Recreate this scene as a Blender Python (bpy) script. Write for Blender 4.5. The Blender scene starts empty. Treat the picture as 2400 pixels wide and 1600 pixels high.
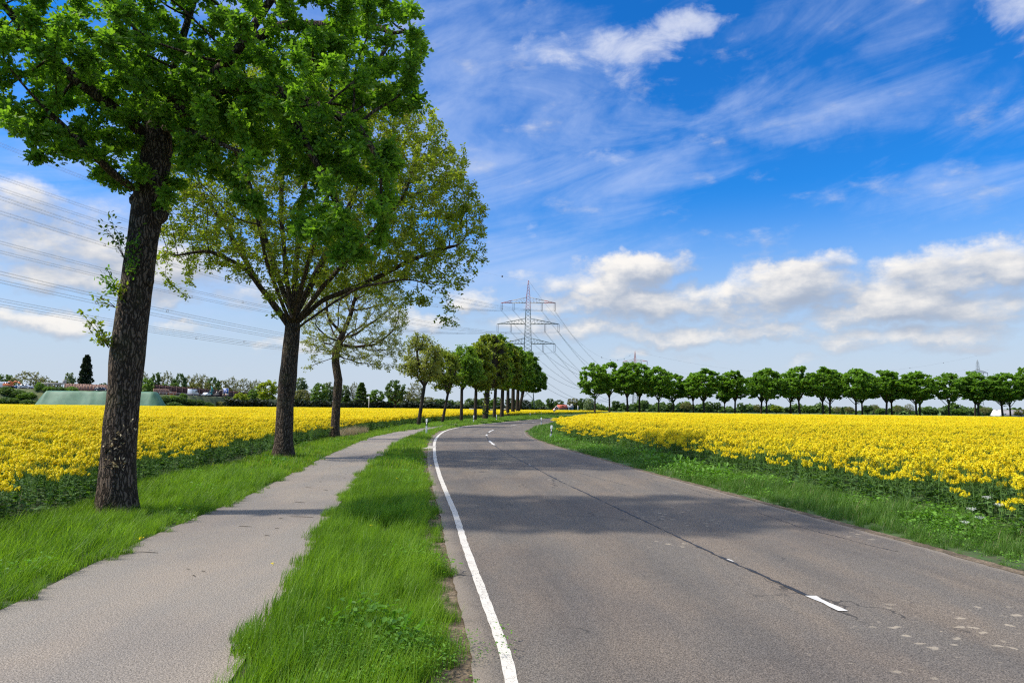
import bpy, math, random
import numpy as np
from mathutils import Matrix, Vector

# ------------------------------------------------------------------ camera
EYE = 1.75
FPX = 1600.0
pitch = math.atan(155 / 1600.0)
roll = math.radians(0.67)
_f = np.array([0, math.cos(pitch), math.sin(pitch)])
_r0 = np.array([1.0, 0, 0]); _u0 = np.cross(_r0, _f)
_r = math.cos(roll) * _r0 + math.sin(roll) * _u0
_u = -math.sin(roll) * _r0 + math.cos(roll) * _u0
def ray(x, y): return _f + _r * (x - 1200) / FPX - _u * (y - 800) / FPX
def gnd(x, y, z=0.0):
    d = ray(x, y); t = (z - EYE) / d[2]; return d[0] * t, d[1] * t
def at(x, y, Y):
    d = ray(x, y); t = Y / d[1]; return np.array([d[0] * t, Y, EYE + d[2] * t])
S = bpy.context.scene
cd = bpy.data.cameras.new('camera'); cam = bpy.data.objects.new('camera', cd); S.collection.objects.link(cam)
cd.sensor_width = 36; cd.lens = 24; cd.clip_end = 9000; cd.clip_start = 0.05
M4 = Matrix([[_r[0], _u[0], -_f[0], 0], [_r[1], _u[1], -_f[1], 0], [_r[2], _u[2], -_f[2], EYE], [0, 0, 0, 1]])
cam.matrix_world = M4
S.camera = cam
S.render.resolution_x = 1024; S.render.resolution_y = 682
S.view_settings.view_transform = 'Standard'; S.view_settings.look = 'None'
S.view_settings.exposure = 1.14; S.view_settings.gamma = 1.0
S.render.engine = 'CYCLES'
S.cycles.max_bounces = 6; S.cycles.transparent_max_bounces = 4; S.cycles.transmission_bounces = 4
S.cycles.diffuse_bounces = 3; S.cycles.glossy_bounces = 2
S.cycles.use_denoising = False
S.cycles.filter_width = 1.2

# ------------------------------------------------------------------ sun
SUN_EL = 47.0
SUN_AZ = -99.0                      # from +Y, clockwise positive
sd = np.array([math.sin(math.radians(SUN_AZ)) * math.cos(math.radians(SUN_EL)),
               math.cos(math.radians(SUN_AZ)) * math.cos(math.radians(SUN_EL)), math.sin(math.radians(SUN_EL))])
sl = bpy.data.lights.new('sun', 'SUN'); sun = bpy.data.objects.new('sun', sl); S.collection.objects.link(sun)
sl.energy = 2.45; sl.angle = math.radians(2.5); sl.color = (1.0, 0.93, 0.82)
sun.rotation_euler = Vector(sd).to_track_quat('Z', 'Y').to_euler()

# ------------------------------------------------------------------ shader expression helper
class X:
    """a socket with arithmetic"""
    def __init__(s, nt, sock): s.nt = nt; s.s = sock
    def _m(s, op, *a, clamp=False):
        n = s.nt.nodes.new('ShaderNodeMath'); n.operation = op; n.use_clamp = clamp
        for i, v in enumerate((s,) + a):
            if isinstance(v, X): s.nt.links.new(v.s, n.inputs[i])
            else: n.inputs[i].default_value = v
        return X(s.nt, n.outputs[0])
    def __add__(s, o): return s._m('ADD', o)
    def __sub__(s, o): return s._m('SUBTRACT', o)
    def __mul__(s, o): return s._m('MULTIPLY', o)
    def __truediv__(s, o): return s._m('DIVIDE', o)
    def pow(s, o): return s._m('POWER', o)
    def max(s, o): return s._m('MAXIMUM', o)
    def min(s, o): return s._m('MINIMUM', o)
    def clamp(s): return s._m('ADD', 0.0, clamp=True)
    def sm(s, a, b, lo=0.0, hi=1.0):
        n = s.nt.nodes.new('ShaderNodeMapRange'); n.interpolation_type = 'SMOOTHSTEP'
        s.nt.links.new(s.s, n.inputs[0])
        for i, v in enumerate((a, b, lo, hi)): n.inputs[i + 1].default_value = v
        return X(s.nt, n.outputs[0])
def vec(nt, x, y, z=0.0):
    n = nt.nodes.new('ShaderNodeCombineXYZ')
    for i, v in enumerate((x, y, z)):
        if isinstance(v, X): nt.links.new(v.s, n.inputs[i])
        else: n.inputs[i].default_value = v
    return X(nt, n.outputs[0])
def vm(nt, op, a, b=None):
    n = nt.nodes.new('ShaderNodeVectorMath'); n.operation = op
    for i, v in enumerate((a, b)):
        if v is None: continue
        if isinstance(v, X): nt.links.new(v.s, n.inputs[i])
        else: n.inputs[i].default_value = v
    return X(nt, n.outputs['Value'] if op in ('DOT_PRODUCT', 'LENGTH') else n.outputs[0])
def noise(nt, co, scale, detail=4, rough=0.5, dist=0.0, col=False):
    n = nt.nodes.new('ShaderNodeTexNoise'); n.inputs['Scale'].default_value = scale
    n.inputs['Detail'].default_value = detail; n.inputs['Roughness'].default_value = rough
    n.inputs['Distortion'].default_value = dist
    if co is not None: nt.links.new(co.s, n.inputs['Vector'])
    return X(nt, n.outputs['Color' if col else 'Fac'])
def voro(nt, co, scale, feature='F1', out='Distance'):
    n = nt.nodes.new('ShaderNodeTexVoronoi'); n.feature = feature; n.inputs['Scale'].default_value = scale
    if co is not None: nt.links.new(co.s, n.inputs['Vector'])
    return X(nt, n.outputs[out])
def mix(nt, f, a, b, mode='MIX'):
    n = nt.nodes.new('ShaderNodeMix'); n.data_type = 'RGBA'; n.blend_type = mode
    for k, v in ((0, f), (6, a), (7, b)):
        if isinstance(v, X): nt.links.new(v.s, n.inputs[k])
        elif k == 0: n.inputs[0].default_value = v
        else: n.inputs[k].default_value = tuple(v) + (1,) if len(v) == 3 else v
    return X(nt, n.outputs[2])

# ------------------------------------------------------------------ sky
W = bpy.data.worlds.new('World'); S.world = W; W.use_nodes = True
nt = W.node_tree; nt.nodes.clear()
out = nt.nodes.new('ShaderNodeOutputWorld'); bg = nt.nodes.new('ShaderNodeBackground')
nt.links.new(bg.outputs[0], out.inputs[0])
sky = nt.nodes.new('ShaderNodeTexSky'); sky.sky_type = 'NISHITA'; sky.sun_disc = False
sky.sun_elevation = math.radians(SUN_EL); sky.sun_rotation = math.radians(SUN_AZ % 360)
sky.air_density = 1.0; sky.dust_density = 0.6; sky.ozone_density = 2.5
tc = nt.nodes.new('ShaderNodeTexCoord')
D = X(nt, tc.outputs['Generated'])
sp = nt.nodes.new('ShaderNodeSeparateXYZ'); nt.links.new(D.s, sp.inputs[0])
dx, dy, dz = (X(nt, o) for o in sp.outputs)
DEG = 180 / math.pi
az0 = dx._m('ARCTAN2', dy) * DEG
el0 = dz._m('ARCSINE') * DEG
P0 = vec(nt, az0, el0)
wn = noise(nt, P0, 0.35, 5, 0.6, col=True)
P = vm(nt, 'ADD', P0, vm(nt, 'MULTIPLY', vm(nt, 'SUBTRACT', wn, (0.5, 0.5, 0.5)), (5.5, 3.0, 0)))
# cumulus masses: azimuth, elevation, half width, half height, weight
CU = [(10.5, 11.4, 6.5, 2.0, 1.0), (6.0, 8.9, 5.5, 1.5, .8), (15.5, 9.2, 7, 1.6, .9), (22.5, 10.0, 7.5, 2.1, .95), (25.5, 10.7, 3.6, 1.7, .7),
      (34.5, 10.0, 8.0, 2.6, 1.1), (27.5, 7.4, 7.5, 1.7, 1.0), (18.5, 7.4, 5.5, 1.1, .6),
      (-33.5, 8.9, 5.5, 1.9, .9), (-27.5, 8.0, 4.0, 1.2, .6), (-35.5, 5.6, 5.5, 1.3, .8), (-3.5, 9.0, 3.0, 1.5, .75), (-36, 13.5, 7, 2.4, .6),
      (8.8, 4.6, 3.4, .8, .55), (24.2, 4.0, 3.2, .7, .5), (35.0, 4.6, 3.2, .7, .5), (17.2, 4.3, 2.4, .6, .45), (31, 6.0, 3.6, .6, .5),
      (-18, 4.6, 3.8, .7, .5), (-25.5, 5.6, 3.6, .7, .5), (16, 6.2, 12, 1.3, .75), (30, 5.6, 9, 1.2, .75), (8, 10.4, 9, 1.8, .8), (13, 8.6, 10, 2.4, .85), (22, 9.2, 9, 2.6, .85), (31, 8.2, 10, 2.9, .85), (3, 6.8, 8, 1.6, .7), (-32, 10.5, 12, 3.2, .8), (-20, 8.5, 7, 1.6, .6), (13, 7.6, 9, 1.0, .6), (22, 8.4, 16, 1.6, .6), (-8, 7, 7, 1.2, .5), (30, 4.8, 9, .8, .45),
      (-75, 14, 20, 4, 1.0), (-130, 12, 24, 4, 1.1), (170, 11, 26, 4, 1.0), (110, 13, 22, 4, 1.1), (70, 10, 16, 3, .9)]
def blobs(P, L):
    acc = None
    for a, e, w, h, k in L:
        v = vm(nt, 'MULTIPLY', vm(nt, 'SUBTRACT', P, (a, e, 0)), (1 / w, 1 / h, 0))
        g = (vm(nt, 'DOT_PRODUCT', v, v) * -k + k).max(0.0)
        acc = g if acc is None else acc.max(g)
    return acc
def cumfield(P, P0):
    n = noise(nt, vm(nt, 'MULTIPLY', P0, (0.16, 0.34, 0)), 1.0, 7, 0.58)
    return blobs(P, CU) + (n - 0.5) * 2.0
c1 = cumfield(P, P0)
off = (-0.9, 1.1, 0)
c2 = cumfield(vm(nt, 'ADD', P, off), vm(nt, 'ADD', P0, off))
dens = c1.sm(0.10, 0.85)
lit = (c1 - c2).sm(-0.45, 0.85)
thick = c1.sm(0.5, 1.35)
# high streaky cloud
UPR = [(10, 28.6, 7.5, 2.2, 1.0), (14.5, 29.6, 4.5, 1.8, 1.0), (3.5, 28.6, 4.5, 1.3, .8), (10.2, 25.9, 2.4, 1.6, .7), (18.6, 28.3, 1.6, .7, .5),
       (16.5, 33.5, 2.5, 2.5, .6), (38.5, 27.5, 4.0, 4.5, 1.0), (38, 20.5, 3.0, 1.5, .45), (7.5, 20.6, 4.5, .9, .5), (1.5, 14.8, 1.2, .7, .5)]
un = noise(nt, vm(nt, 'MULTIPLY', P0, (0.22, 0.42, 0)), 1.0, 8, 0.62, 0.6)
u1 = (blobs(P, UPR) + (un - 0.5) * 2.1).sm(0.25, 1.45)
# cirrus veils, stretched along a slanting direction
CI = [(-14, 24, 26, 16, 1.0), (5, 20, 15, 9, .95), (2, 12, 18, 4.5, .95), (-2, 19, 12, 7, 1.1), (4, 27, 10, 7, 1.0), (24, 23.5, 10, 3.6, 1.0), (31, 26.5, 6, 8, .8), (14, 22.6, 14, 1.8, .6),
      (34, 15.5, 12, 3.2, .75), (30, 29, 12, 5, .6), (-30, 14, 22, 12, .9), (38, 20, 8, 4, .6), (12, 34, 20, 4, .6), (0, 75, 300, 40, .8)]
cv = vec(nt, az0 * 0.045 + el0 * 0.03, el0 * 0.20 - az0 * 0.045)
ci = noise(nt, cv, 1.0, 6, 0.6, 1.2)
ci2 = noise(nt, vec(nt, az0 * 0.35, el0 * 0.5 - az0 * .1), 1.0, 6, 0.65, 0.3)
cir = (blobs(P, CI) * 0.9 + (ci - 0.5) * 2.2 + (ci2 - 0.5) * 0.5).sm(0.15, 1.55)
def K10(*c): return tuple(v * 4.85 for v in c)
skc = X(nt, sky.outputs[0])
hs = nt.nodes.new('ShaderNodeHueSaturation'); hs.inputs['Hue'].default_value = 0.497; hs.inputs['Saturation'].default_value = 1.35; hs.inputs['Value'].default_value = 1.0
nt.links.new(skc.s, hs.inputs['Color'])
base = mix(nt, 1.0, X(nt, hs.outputs[0]), (0.188, 0.585, 0.875), 'MULTIPLY')
haze = el0.sm(1.5, 18, 1.0, 0.0) * 0.95
base = mix(nt, haze, base, K10(0.56, 0.63, 0.74))
base = mix(nt, cir * 0.62, base, K10(0.55, 0.66, 0.92))
base = mix(nt, el0.sm(36, 60) * .75, base, K10(1.6, 1.6, 1.6))  # bright white added to the unseen upper sky to lift ambient light in shadows
base = mix(nt, u1 * 0.85, base, K10(0.72, 0.76, 0.88))
ccol = mix(nt, lit, K10(0.37, 0.43, 0.54), K10(0.97, 0.92, 0.85))
ccol = mix(nt, el0.sm(0, 8, 0.7, 0.0), ccol, K10(0.62, 0.67, 0.75))
base = mix(nt, dens * 0.93, base, ccol)
base = mix(nt, el0.sm(-3, -0.2, 1, 0), base, K10(0.10, 0.13, 0.06))
nt.links.new(base.s, bg.inputs[0]); bg.inputs[1].default_value = 0.1
W.cycles.sampling_method = 'MANUAL'; W.cycles.sample_map_resolution = 512

# ------------------------------------------------------------------ mesh helpers
COL = S.collection
def tag(o, label=None, cat=None, group=None, kind=None):
    if label: o['label'] = label
    if cat: o['category'] = cat
    if group: o['group'] = group
    if kind: o['kind'] = kind
    return o
def mesh(name, V, F, mat=None, smooth=False, fm=None, mats=None):
    """V (N,3); F list of int arrays (M,k) or list of tuples"""
    me = bpy.data.meshes.new(name)
    V = np.asarray(V, np.float32).reshape(-1, 3)
    if isinstance(F, np.ndarray): F = [F]
    if len(F) and not isinstance(F[0], np.ndarray):
        by = {}
        for i, f in enumerate(F): by.setdefault(len(f), []).append(f)
        F = [np.array(v, np.int64) for v in by.values()]; assert fm is None
    nl = sum(f.size for f in F); nf = sum(len(f) for f in F)
    me.vertices.add(len(V)); me.loops.add(nl); me.polygons.add(nf)
    me.vertices.foreach_set('co', V.ravel())
    me.loops.foreach_set('vertex_index', np.concatenate([f.ravel() for f in F]).astype(np.int32))
    tot = np.concatenate([np.full(len(f), f.shape[1]) for f in F])
    st = np.concatenate([[0], np.cumsum(tot)[:-1]])
    me.polygons.foreach_set('loop_start', st.astype(np.int32)); me.polygons.foreach_set('loop_total', tot.astype(np.int32))
    if smooth: me.polygons.foreach_set('use_smooth', np.ones(nf, bool))
    for m in (mats or ([mat] if mat else [])): me.materials.append(m)
    if fm is not None: me.polygons.foreach_set('material_index', np.asarray(fm, np.int32))
    me.update(calc_edges=True)
    return me
def obj(name, me, parent=None, loc=None, link=True):
    o = bpy.data.objects.new(name, me)
    if link: COL.objects.link(o)
    if parent: o.parent = parent
    if loc is not None: o.location = loc
    return o
def empty(name, loc=(0, 0, 0), rz=0):
    o = bpy.data.objects.new(name, None); COL.objects.link(o); o.location = loc; o.rotation_euler = (0, 0, rz)
    o.empty_display_size = 0.3
    return o
def copy_tree(o, parent=None):
    c = o.copy(); COL.objects.link(c)
    if parent: c.parent = parent
    for ch in o.children: copy_tree(ch, c)
    return c
class MB:
    """collects simple solids into one mesh"""
    def __init__(s): s.V = []; s.F = []; s.n = 0
    def add(s, V, F):
        V = np.asarray(V, float); s.V.append(V); s.F += [tuple(i + s.n for i in f) for f in F]; s.n += len(V); return s
    def box(s, x0, x1, y0, y1, z0, z1):
        V = [(x, y, z) for x in (x0, x1) for y in (y0, y1) for z in (z0, z1)]
        return s.add(V, [(0, 1, 3, 2), (4, 6, 7, 5), (0, 4, 5, 1), (2, 3, 7, 6), (0, 2, 6, 4), (1, 5, 7, 3)])
    def tube(s, pts, r, k=6, cap=True):
        pts = [np.asarray(p, float) for p in pts]; n = len(pts)
        r = [r] * n if np.isscalar(r) else r
        V = []; F = []
        for i, p in enumerate(pts):
            t = pts[min(i + 1, n - 1)] - pts[max(i - 1, 0)]; t = t / (np.linalg.norm(t) + 1e-9)
            a = np.cross(t, (0.31, 0.95, 0.05) if abs(t[1]) < 0.9 else (1, 0, 0)); a /= np.linalg.norm(a); b = np.cross(t, a)
            for j in range(k):
                w = 2 * math.pi * j / k; V.append(p + r[i] * (a * math.cos(w) + b * math.sin(w)))
        for i in range(n - 1):
            for j in range(k):
                F.append((i * k + j, i * k + (j + 1) % k, (i + 1) * k + (j + 1) % k, (i + 1) * k + j))
        if cap: F += [tuple(range(k))[::-1], tuple((n - 1) * k + j for j in range(k))]
        return s.add(V, F)
    def prism(s, poly, d0, d1, axis='y'):
        """poly in the other two axes, extruded along axis from d0 to d1"""
        k = len(poly); V = []
        for d in (d0, d1):
            for (a, b) in poly: V.append({'y': (a, d, b), 'x': (d, a, b), 'z': (a, b, d)}[axis])
        F = [tuple(range(k)), tuple(range(k, 2 * k))[::-1]] + [(i, i + k, (i + 1) % k + k, (i + 1) % k) for i in range(k)]
        return s.add(V, F)
    def build(s, name, mat, parent=None, smooth=False, link=True, bevel=0):
        me = mesh(name, np.concatenate(s.V), s.F, mat, smooth)
        o = obj(name, me, parent, link=link)
        if bevel:
            m = o.modifiers.new('bevel', 'BEVEL'); m.width = bevel; m.segments = 2; m.limit_method = 'ANGLE'
        return o

# ------------------------------------------------------------------ materials
def newmat(name):
    m = bpy.data.materials.new(name); m.use_nodes = True; nt = m.node_tree
    return m, nt, nt.nodes['Principled BSDF']
def plain(name, c, rough=0.6, metal=0.0, var=0.0, scale=3.0, spec=0.5):
    m, nt, b = newmat(name); b.inputs['Roughness'].default_value = rough; b.inputs['Metallic'].default_value = metal
    b.inputs['Specular IOR Level'].default_value = spec
    if var:
        t = nt.nodes.new('ShaderNodeTexCoord'); n = noise(nt, X(nt, t.outputs['Object']), scale, 6, 0.6)
        col = mix(nt, n.sm(.3, .7), tuple(v * (1 - var) for v in c), tuple(min(1, v * (1 + var)) for v in c))
        nt.links.new(col.s, b.inputs['Base Color'])
    else: b.inputs['Base Color'].default_value = tuple(c) + (1,)
    return m
def leafmat(name, dark, light, transl=0.35, rough=0.55, back=None, third=None, tc=None):
    m, nt, b = newmat(name)
    g = nt.nodes.new('ShaderNodeNewGeometry'); oi = nt.nodes.new('ShaderNodeObjectInfo')
    r = X(nt, g.outputs['Random Per Island']); ro = X(nt, oi.outputs['Random'])
    n = noise(nt, X(nt, g.outputs['Position']), 0.9, 3, 0.5)
    f = (r * 0.6 + ro * 0.15 + n.sm(.35, .65) * 0.3).clamp()
    col = mix(nt, f, dark, light)
    if third: col = mix(nt, (r * 7.31)._m('FRACT').sm(third[3], third[3] + .02), col, third[:3])
    nt.links.new(col.s, b.inputs['Base Color']); b.inputs['Roughness'].default_value = rough
    b.inputs['Specular IOR Level'].default_value = 0.35
    tr = nt.nodes.new('ShaderNodeBsdfTranslucent')
    tcol = mix(nt, 1.0, col, tc or (1.25, 1.35, 0.45), 'MULTIPLY'); nt.links.new(tcol.s, tr.inputs[0])
    ms = nt.nodes.new('ShaderNodeMixShader'); ms.inputs[0].default_value = transl
    nt.links.new(b.outputs[0], ms.inputs[1]); nt.links.new(tr.outputs[0], ms.inputs[2])
    nt.links.new(ms.outputs[0], nt.nodes['Material Output'].inputs[0])
    return m
def pos(nt):
    g = nt.nodes.new('ShaderNodeNewGeometry'); return X(nt, g.outputs['Position'])
def bump(nt, b, h, strength=0.4, dist=0.02):
    n = nt.nodes.new('ShaderNodeBump'); n.inputs['Strength'].default_value = strength; n.inputs['Distance'].default_value = dist
    nt.links.new(h.s, n.inputs['Height']); nt.links.new(n.outputs[0], b.inputs['Normal'])

M = {}
# bark
def bark(name, dark, light, moss=0.25, sc=1.0):
    m, nt, b = newmat(name); t = nt.nodes.new('ShaderNodeTexCoord'); p = X(nt, t.outputs['Object'])
    q = vm(nt, 'MULTIPLY', p, (10 * sc, 10 * sc, 1.7 * sc))
    q = vm(nt, 'ADD', q, vm(nt, 'MULTIPLY', noise(nt, p, 6, 4, col=True), (1.3, 1.3, 1.0)))
    v = voro(nt, q, 2.2, 'DISTANCE_TO_EDGE'); n = noise(nt, q, 3, 8, 0.65)
    h = v.sm(0.0, 0.28) * 0.7 + n * 0.5
    col = mix(nt, h.sm(.2, 1.0), dark, light)
    big = noise(nt, p, 1.3, 4, .6)
    col = mix(nt, big.sm(.5, .72) * moss, col, (0.10, 0.12, 0.03))
    sp = noise(nt, p, 22, 2, .5).sm(.70, .78) * big.sm(.45, .7) * 0.6
    col = mix(nt, sp, col, (0.26, 0.25, 0.16))
    nt.links.new(col.s, b.inputs['Base Color']); b.inputs['Roughness'].default_value = 0.92; b.inputs['Specular IOR Level'].default_value = 0.15
    bump(nt, b, h, 0.9, 0.03)
    return m
M['bark'] = bark('oak_bark', (0.024, 0.017, 0.012), (0.15, 0.11, 0.078))
M['bark_far'] = plain('far_bark', (0.045, 0.036, 0.026), 0.9, var=.35, spec=.1)
M['bark_pale'] = plain('pale_bark', (0.085, 0.072, 0.058), 0.9, var=.3, spec=.1)
# asphalt
def asphalt(name, c, speck, spot_amt, patch):
    m, nt, b = newmat(name); p = pos(nt)
    fine = noise(nt, p, 95, 3, 0.75); grit = voro(nt, p, 70)
    med = noise(nt, vm(nt, 'MULTIPLY', p, (1.3, .45, 1)), 1.0, 5, 0.55)
    big = noise(nt, p, .23, 3, .5)
    k = (0.62 + 0) if False else 1.0
    col = mix(nt, fine.sm(.36, .66), tuple(v * .42 for v in c), tuple(v * 1.5 for v in c))
    col = mix(nt, grit.sm(.26, .10) * speck, col, (0.42, 0.37, 0.31))
    col = mix(nt, med.sm(.35, .68) * patch, col, mix(nt, 1.0, col, (1.45, 1.28, 1.1), 'MULTIPLY'))
    col = mix(nt, big.sm(.42, .62) * .5, col, mix(nt, 1.0, col, (0.66, 0.66, 0.72), 'MULTIPLY'))
    if spot_amt:
        an = nt.nodes.new('ShaderNodeAttribute'); an.attribute_name = 'lat'; lt = X(nt, an.outputs['Fac']); py_ = nt.nodes.new('ShaderNodeSeparateXYZ'); nt.links.new(p.s, py_.inputs[0]); yy_ = X(nt, py_.outputs[1])
        wob_ = (noise(nt, p, .35, 2) - .5) * .05; trk = None
        for c0 in (.155, .36, .63, .84):
            g = ((lt + wob_ - c0)._m('ABSOLUTE')).sm(.075, .01); trk = g if trk is None else trk.max(g)
        streak = noise(nt, vec(nt, lt * 26, yy_ * .22), 1.0, 5, .6)
        col = mix(nt, trk * .42 * streak.sm(.3, .6), col, mix(nt, 1.0, col, (.66, .67, .70), 'MULTIPLY'))
        col = mix(nt, streak.sm(.55, .75) * .35, col, mix(nt, 1.0, col, (1.35, 1.28, 1.18), 'MULTIPLY'))
        edg = (lt - .5)._m('ABSOLUTE') * 2.0
        col = mix(nt, (edg + (noise(nt, p, 2.5, 4) - .5) * .06).sm(.93, 1.0) * .6, col, (0.27, 0.225, 0.175))
        crk = voro(nt, vm(nt, 'ADD', vm(nt, 'MULTIPLY', p, (1, .6, 0)), vm(nt, 'MULTIPLY', noise(nt, p, 3, 4, col=True), (.5, .5, 0))), .75, 'DISTANCE_TO_EDGE').sm(.012, .003) * noise(nt, p, .5, 3).sm(.56, .62)
        col = mix(nt, crk * .75, col, (.03, .028, .026))
        q = vm(nt, 'ADD', p, vm(nt, 'MULTIPLY', noise(nt, p, 9, 3, col=True), (.16, .16, 0)))
        s1 = voro(nt, vm(nt, 'MULTIPLY', q, (1.0, 1.5, 0)), 5.0).sm(.25, .12)
        def spot(x, y, rx, ry):
            v = vm(nt, 'MULTIPLY', vm(nt, 'SUBTRACT', p, (x, y, 0)), (1 / rx, 1 / ry, 0)); return vm(nt, 'DOT_PRODUCT', v, v).sm(1.0, .3)
        where = spot(2.75, 11.2, .9, 1.6).max(spot(3.9, 5.6, 1.3, 1.1)).max(spot(2.2, 14.5, .5, 1.2) * .6).max(noise(nt, vm(nt, 'MULTIPLY', p, (1, .45, 0)), .75, 2, .5).sm(.60, .68))
        s2 = voro(nt, vm(nt, 'MULTIPLY', q, (1, 1, 0)), 13).sm(.13, .09) * noise(nt, p, 2.0, 1).sm(.44, .56)
        col = mix(nt, (s1 * where).max(s2 * where.max(.25)) * spot_amt, col, (0.46, 0.39, 0.29))
    nt.links.new(col.s, b.inputs['Base Color']); b.inputs['Roughness'].default_value = 0.85; b.inputs['Specular IOR Level'].default_value = 0.3
    bump(nt, b, fine * .6 + grit * .5, 0.55, 0.012)
    return m
M['road'] = asphalt('road_asphalt', (0.142, 0.125, 0.106), .45, .55, .6)
M['path'] = asphalt('path_asphalt', (0.245, 0.218, 0.185), .5, 0.0, .35)
m, nt, b = newmat('white_paint'); p = pos(nt)
wr = voro(nt, vm(nt, 'ADD', p, vm(nt, 'MULTIPLY', noise(nt, p, 14, 3, col=True), (.08, .08, 0))), 24, 'DISTANCE_TO_EDGE').sm(0.05, 0.015) * noise(nt, p, 7, 3).sm(.40, .54)
wr = wr.max(noise(nt, p, 60, 3, .7).sm(.58, .66) * .7)
nt.links.new(mix(nt, wr * .8, (0.60, 0.56, 0.49), (0.14, 0.125, 0.11)).s, b.inputs['Base Color']); b.inputs['Roughness'].default_value = .7
M['paint'] = m
M['paint_new'] = plain('fresh_white_paint', (0.56, 0.54, 0.50), .6, var=.06, scale=9)
M['tar'] = plain('tar', (0.018, 0.017, 0.016), .6, var=.3, scale=20)
# ground
m, nt, b = newmat('soil_and_turf'); p = pos(nt)
c = mix(nt, noise(nt, p, 5, 6, .6).sm(.35, .6), (0.055, 0.040, 0.022), (0.045, 0.085, 0.018))
c = mix(nt, noise(nt, p, .06, 3).sm(.4, .6), c, (0.05, 0.10, 0.02))
nt.links.new(c.s, b.inputs['Base Color']); b.inputs['Roughness'].default_value = .95; M['ground'] = m
m, nt, b = newmat('gravel_margin'); p = pos(nt)
c = mix(nt, voro(nt, p, 38, out='Color'), (0.10, 0.072, 0.045), (0.27, 0.20, 0.13))
c = mix(nt, noise(nt, p, 6, 6, .7).sm(.38, .58), c, (0.075, 0.055, 0.03))
nt.links.new(c.s, b.inputs['Base Color']); b.inputs['Roughness'].default_value = .95; bump(nt, b, voro(nt, p, 38), .6, .02); M['gravel'] = m
# foliage
M['oak'] = leafmat('oak_leaf', (0.060, 0.150, 0.018), (0.230, 0.400, 0.045), .58)
M['young'] = leafmat('young_leaf', (0.12, 0.19, 0.018), (0.40, 0.45, 0.045), .5, third=(.22, .19, .05, .9))
M['sparse'] = leafmat('budding_leaf', (0.16, 0.18, 0.045), (0.36, 0.38, 0.09), .42)
M['alley1'] = leafmat('alley_leaf_olive', (0.10, 0.145, 0.022), (0.32, 0.37, 0.05), .5)
M['alley2'] = leafmat('alley_leaf_green', (0.075, 0.155, 0.018), (0.25, 0.39, 0.045), .5)
M['alley3'] = leafmat('alley_leaf_dark', (0.04, 0.10, 0.016), (0.13, 0.24, 0.035), .45)
M['row'] = leafmat('row_tree_leaf', (0.065, 0.145, 0.018), (0.24, 0.42, 0.05), .52)
M['bg_green'] = leafmat('far_leaf_green', (0.045, 0.09, 0.028), (0.15, 0.23, 0.055), .3)
M['bg_bright'] = leafmat('far_leaf_bright', (0.075, 0.15, 0.03), (0.22, 0.34, 0.06), .35)
M['bg_olive'] = leafmat('far_leaf_olive', (0.12, 0.125, 0.045), (0.28, 0.27, 0.09), .3)
M['bg_pale'] = leafmat('far_leaf_pale', (0.11, 0.15, 0.075), (0.25, 0.31, 0.15), .25)
M['bg_dark'] = leafmat('far_leaf_dark', (0.012, 0.022, 0.012), (0.035, 0.055, 0.025), .15)
M['bg_pink'] = leafmat('far_blossom', (0.25, 0.15, 0.12), (0.5, 0.33, 0.28), .25)
M['grass_a'] = leafmat('verge_grass_bright', (0.050, 0.130, 0.012), (0.29, 0.46, 0.038), .48, .5, third=(.36, .33, .10, .955), tc=(1.2, 1.3, .4))
M['grass_b'] = leafmat('verge_grass_cool', (0.045, 0.115, 0.016), (0.15, 0.28, 0.035), .38, .5, third=(.30, .27, .12, .93))
M['weed'] = leafmat('weed_leaf', (0.05, 0.14, 0.012), (0.17, 0.36, 0.03), .38)
M['dry'] = leafmat('dry_grass', (0.32, 0.25, 0.13), (0.55, 0.46, 0.28), .2, tc=(1, .9, .7))
M['petal'] = leafmat('rape_petal', (0.80, 0.60, 0.004), (0.98, 0.87, 0.018), .38, .6, third=(.42, .50, .03, .90), tc=(1.05, 1.0, .4))
M['rapeleaf'] = leafmat('rape_leaf', (0.035, 0.085, 0.022), (0.13, 0.25, 0.06), .35)
M['rapestem'] = leafmat('rape_stem', (0.10, 0.20, 0.04), (0.20, 0.34, 0.07), .2)
M['white_flower'] = plain('white_flower', (0.75, 0.76, 0.70), .7)

# ------------------------------------------------------------------ ground plan: x of each edge as a function of y
CV = lambda y: 2800 / (2800 / y + 2)        # distances were measured with a slightly lower horizon
def curve(tab, cv=True):
    if cv: tab = [(CV(t[0]), t[1] * CV(t[0]) / t[0]) if t[0] > 0 else t for t in tab]
    Y = np.array([t[0] for t in tab], float); Xv = np.array([t[1] for t in tab], float)
    fy = np.linspace(-30, 330, 3601); fx = np.interp(fy, Y, Xv)
    k = np.hanning(61); k /= k.sum(); near = np.hanning(19); near /= near.sum()
    a = np.convolve(np.pad(fx, 30, mode='reflect', reflect_type='odd'), k, 'valid'); b_ = np.convolve(np.pad(fx, 9, mode='reflect', reflect_type='odd'), near, 'valid')
    w = np.clip((fy - 10) / 20, 0, 1); fx = b_ * (1 - w) + a * w
    return lambda y: np.interp(y, fy, fx)
line_t = [(-30, 1.6), (-10, .75), (0, .25), (4.81, .01), (6.2, -.19), (8.8, -.56), (11.3, -.88), (14, -1.28), (16.9, -1.70), (20, -2.12), (23.3, -2.55), (28, -3.1),
          (33, -3.67), (38.4, -4.18), (43, -4.52), (46.6, -4.72), (50, -4.88), (54, -4.93), (60, -4.75), (65, -4.30), (73, -3.25), (80, -1.95), (91, -.1), (106, 2.7),
          (120, 5.6), (141, 10.5), (176, 19), (230, 33), (330, 64)]
XL = curve(line_t)
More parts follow.
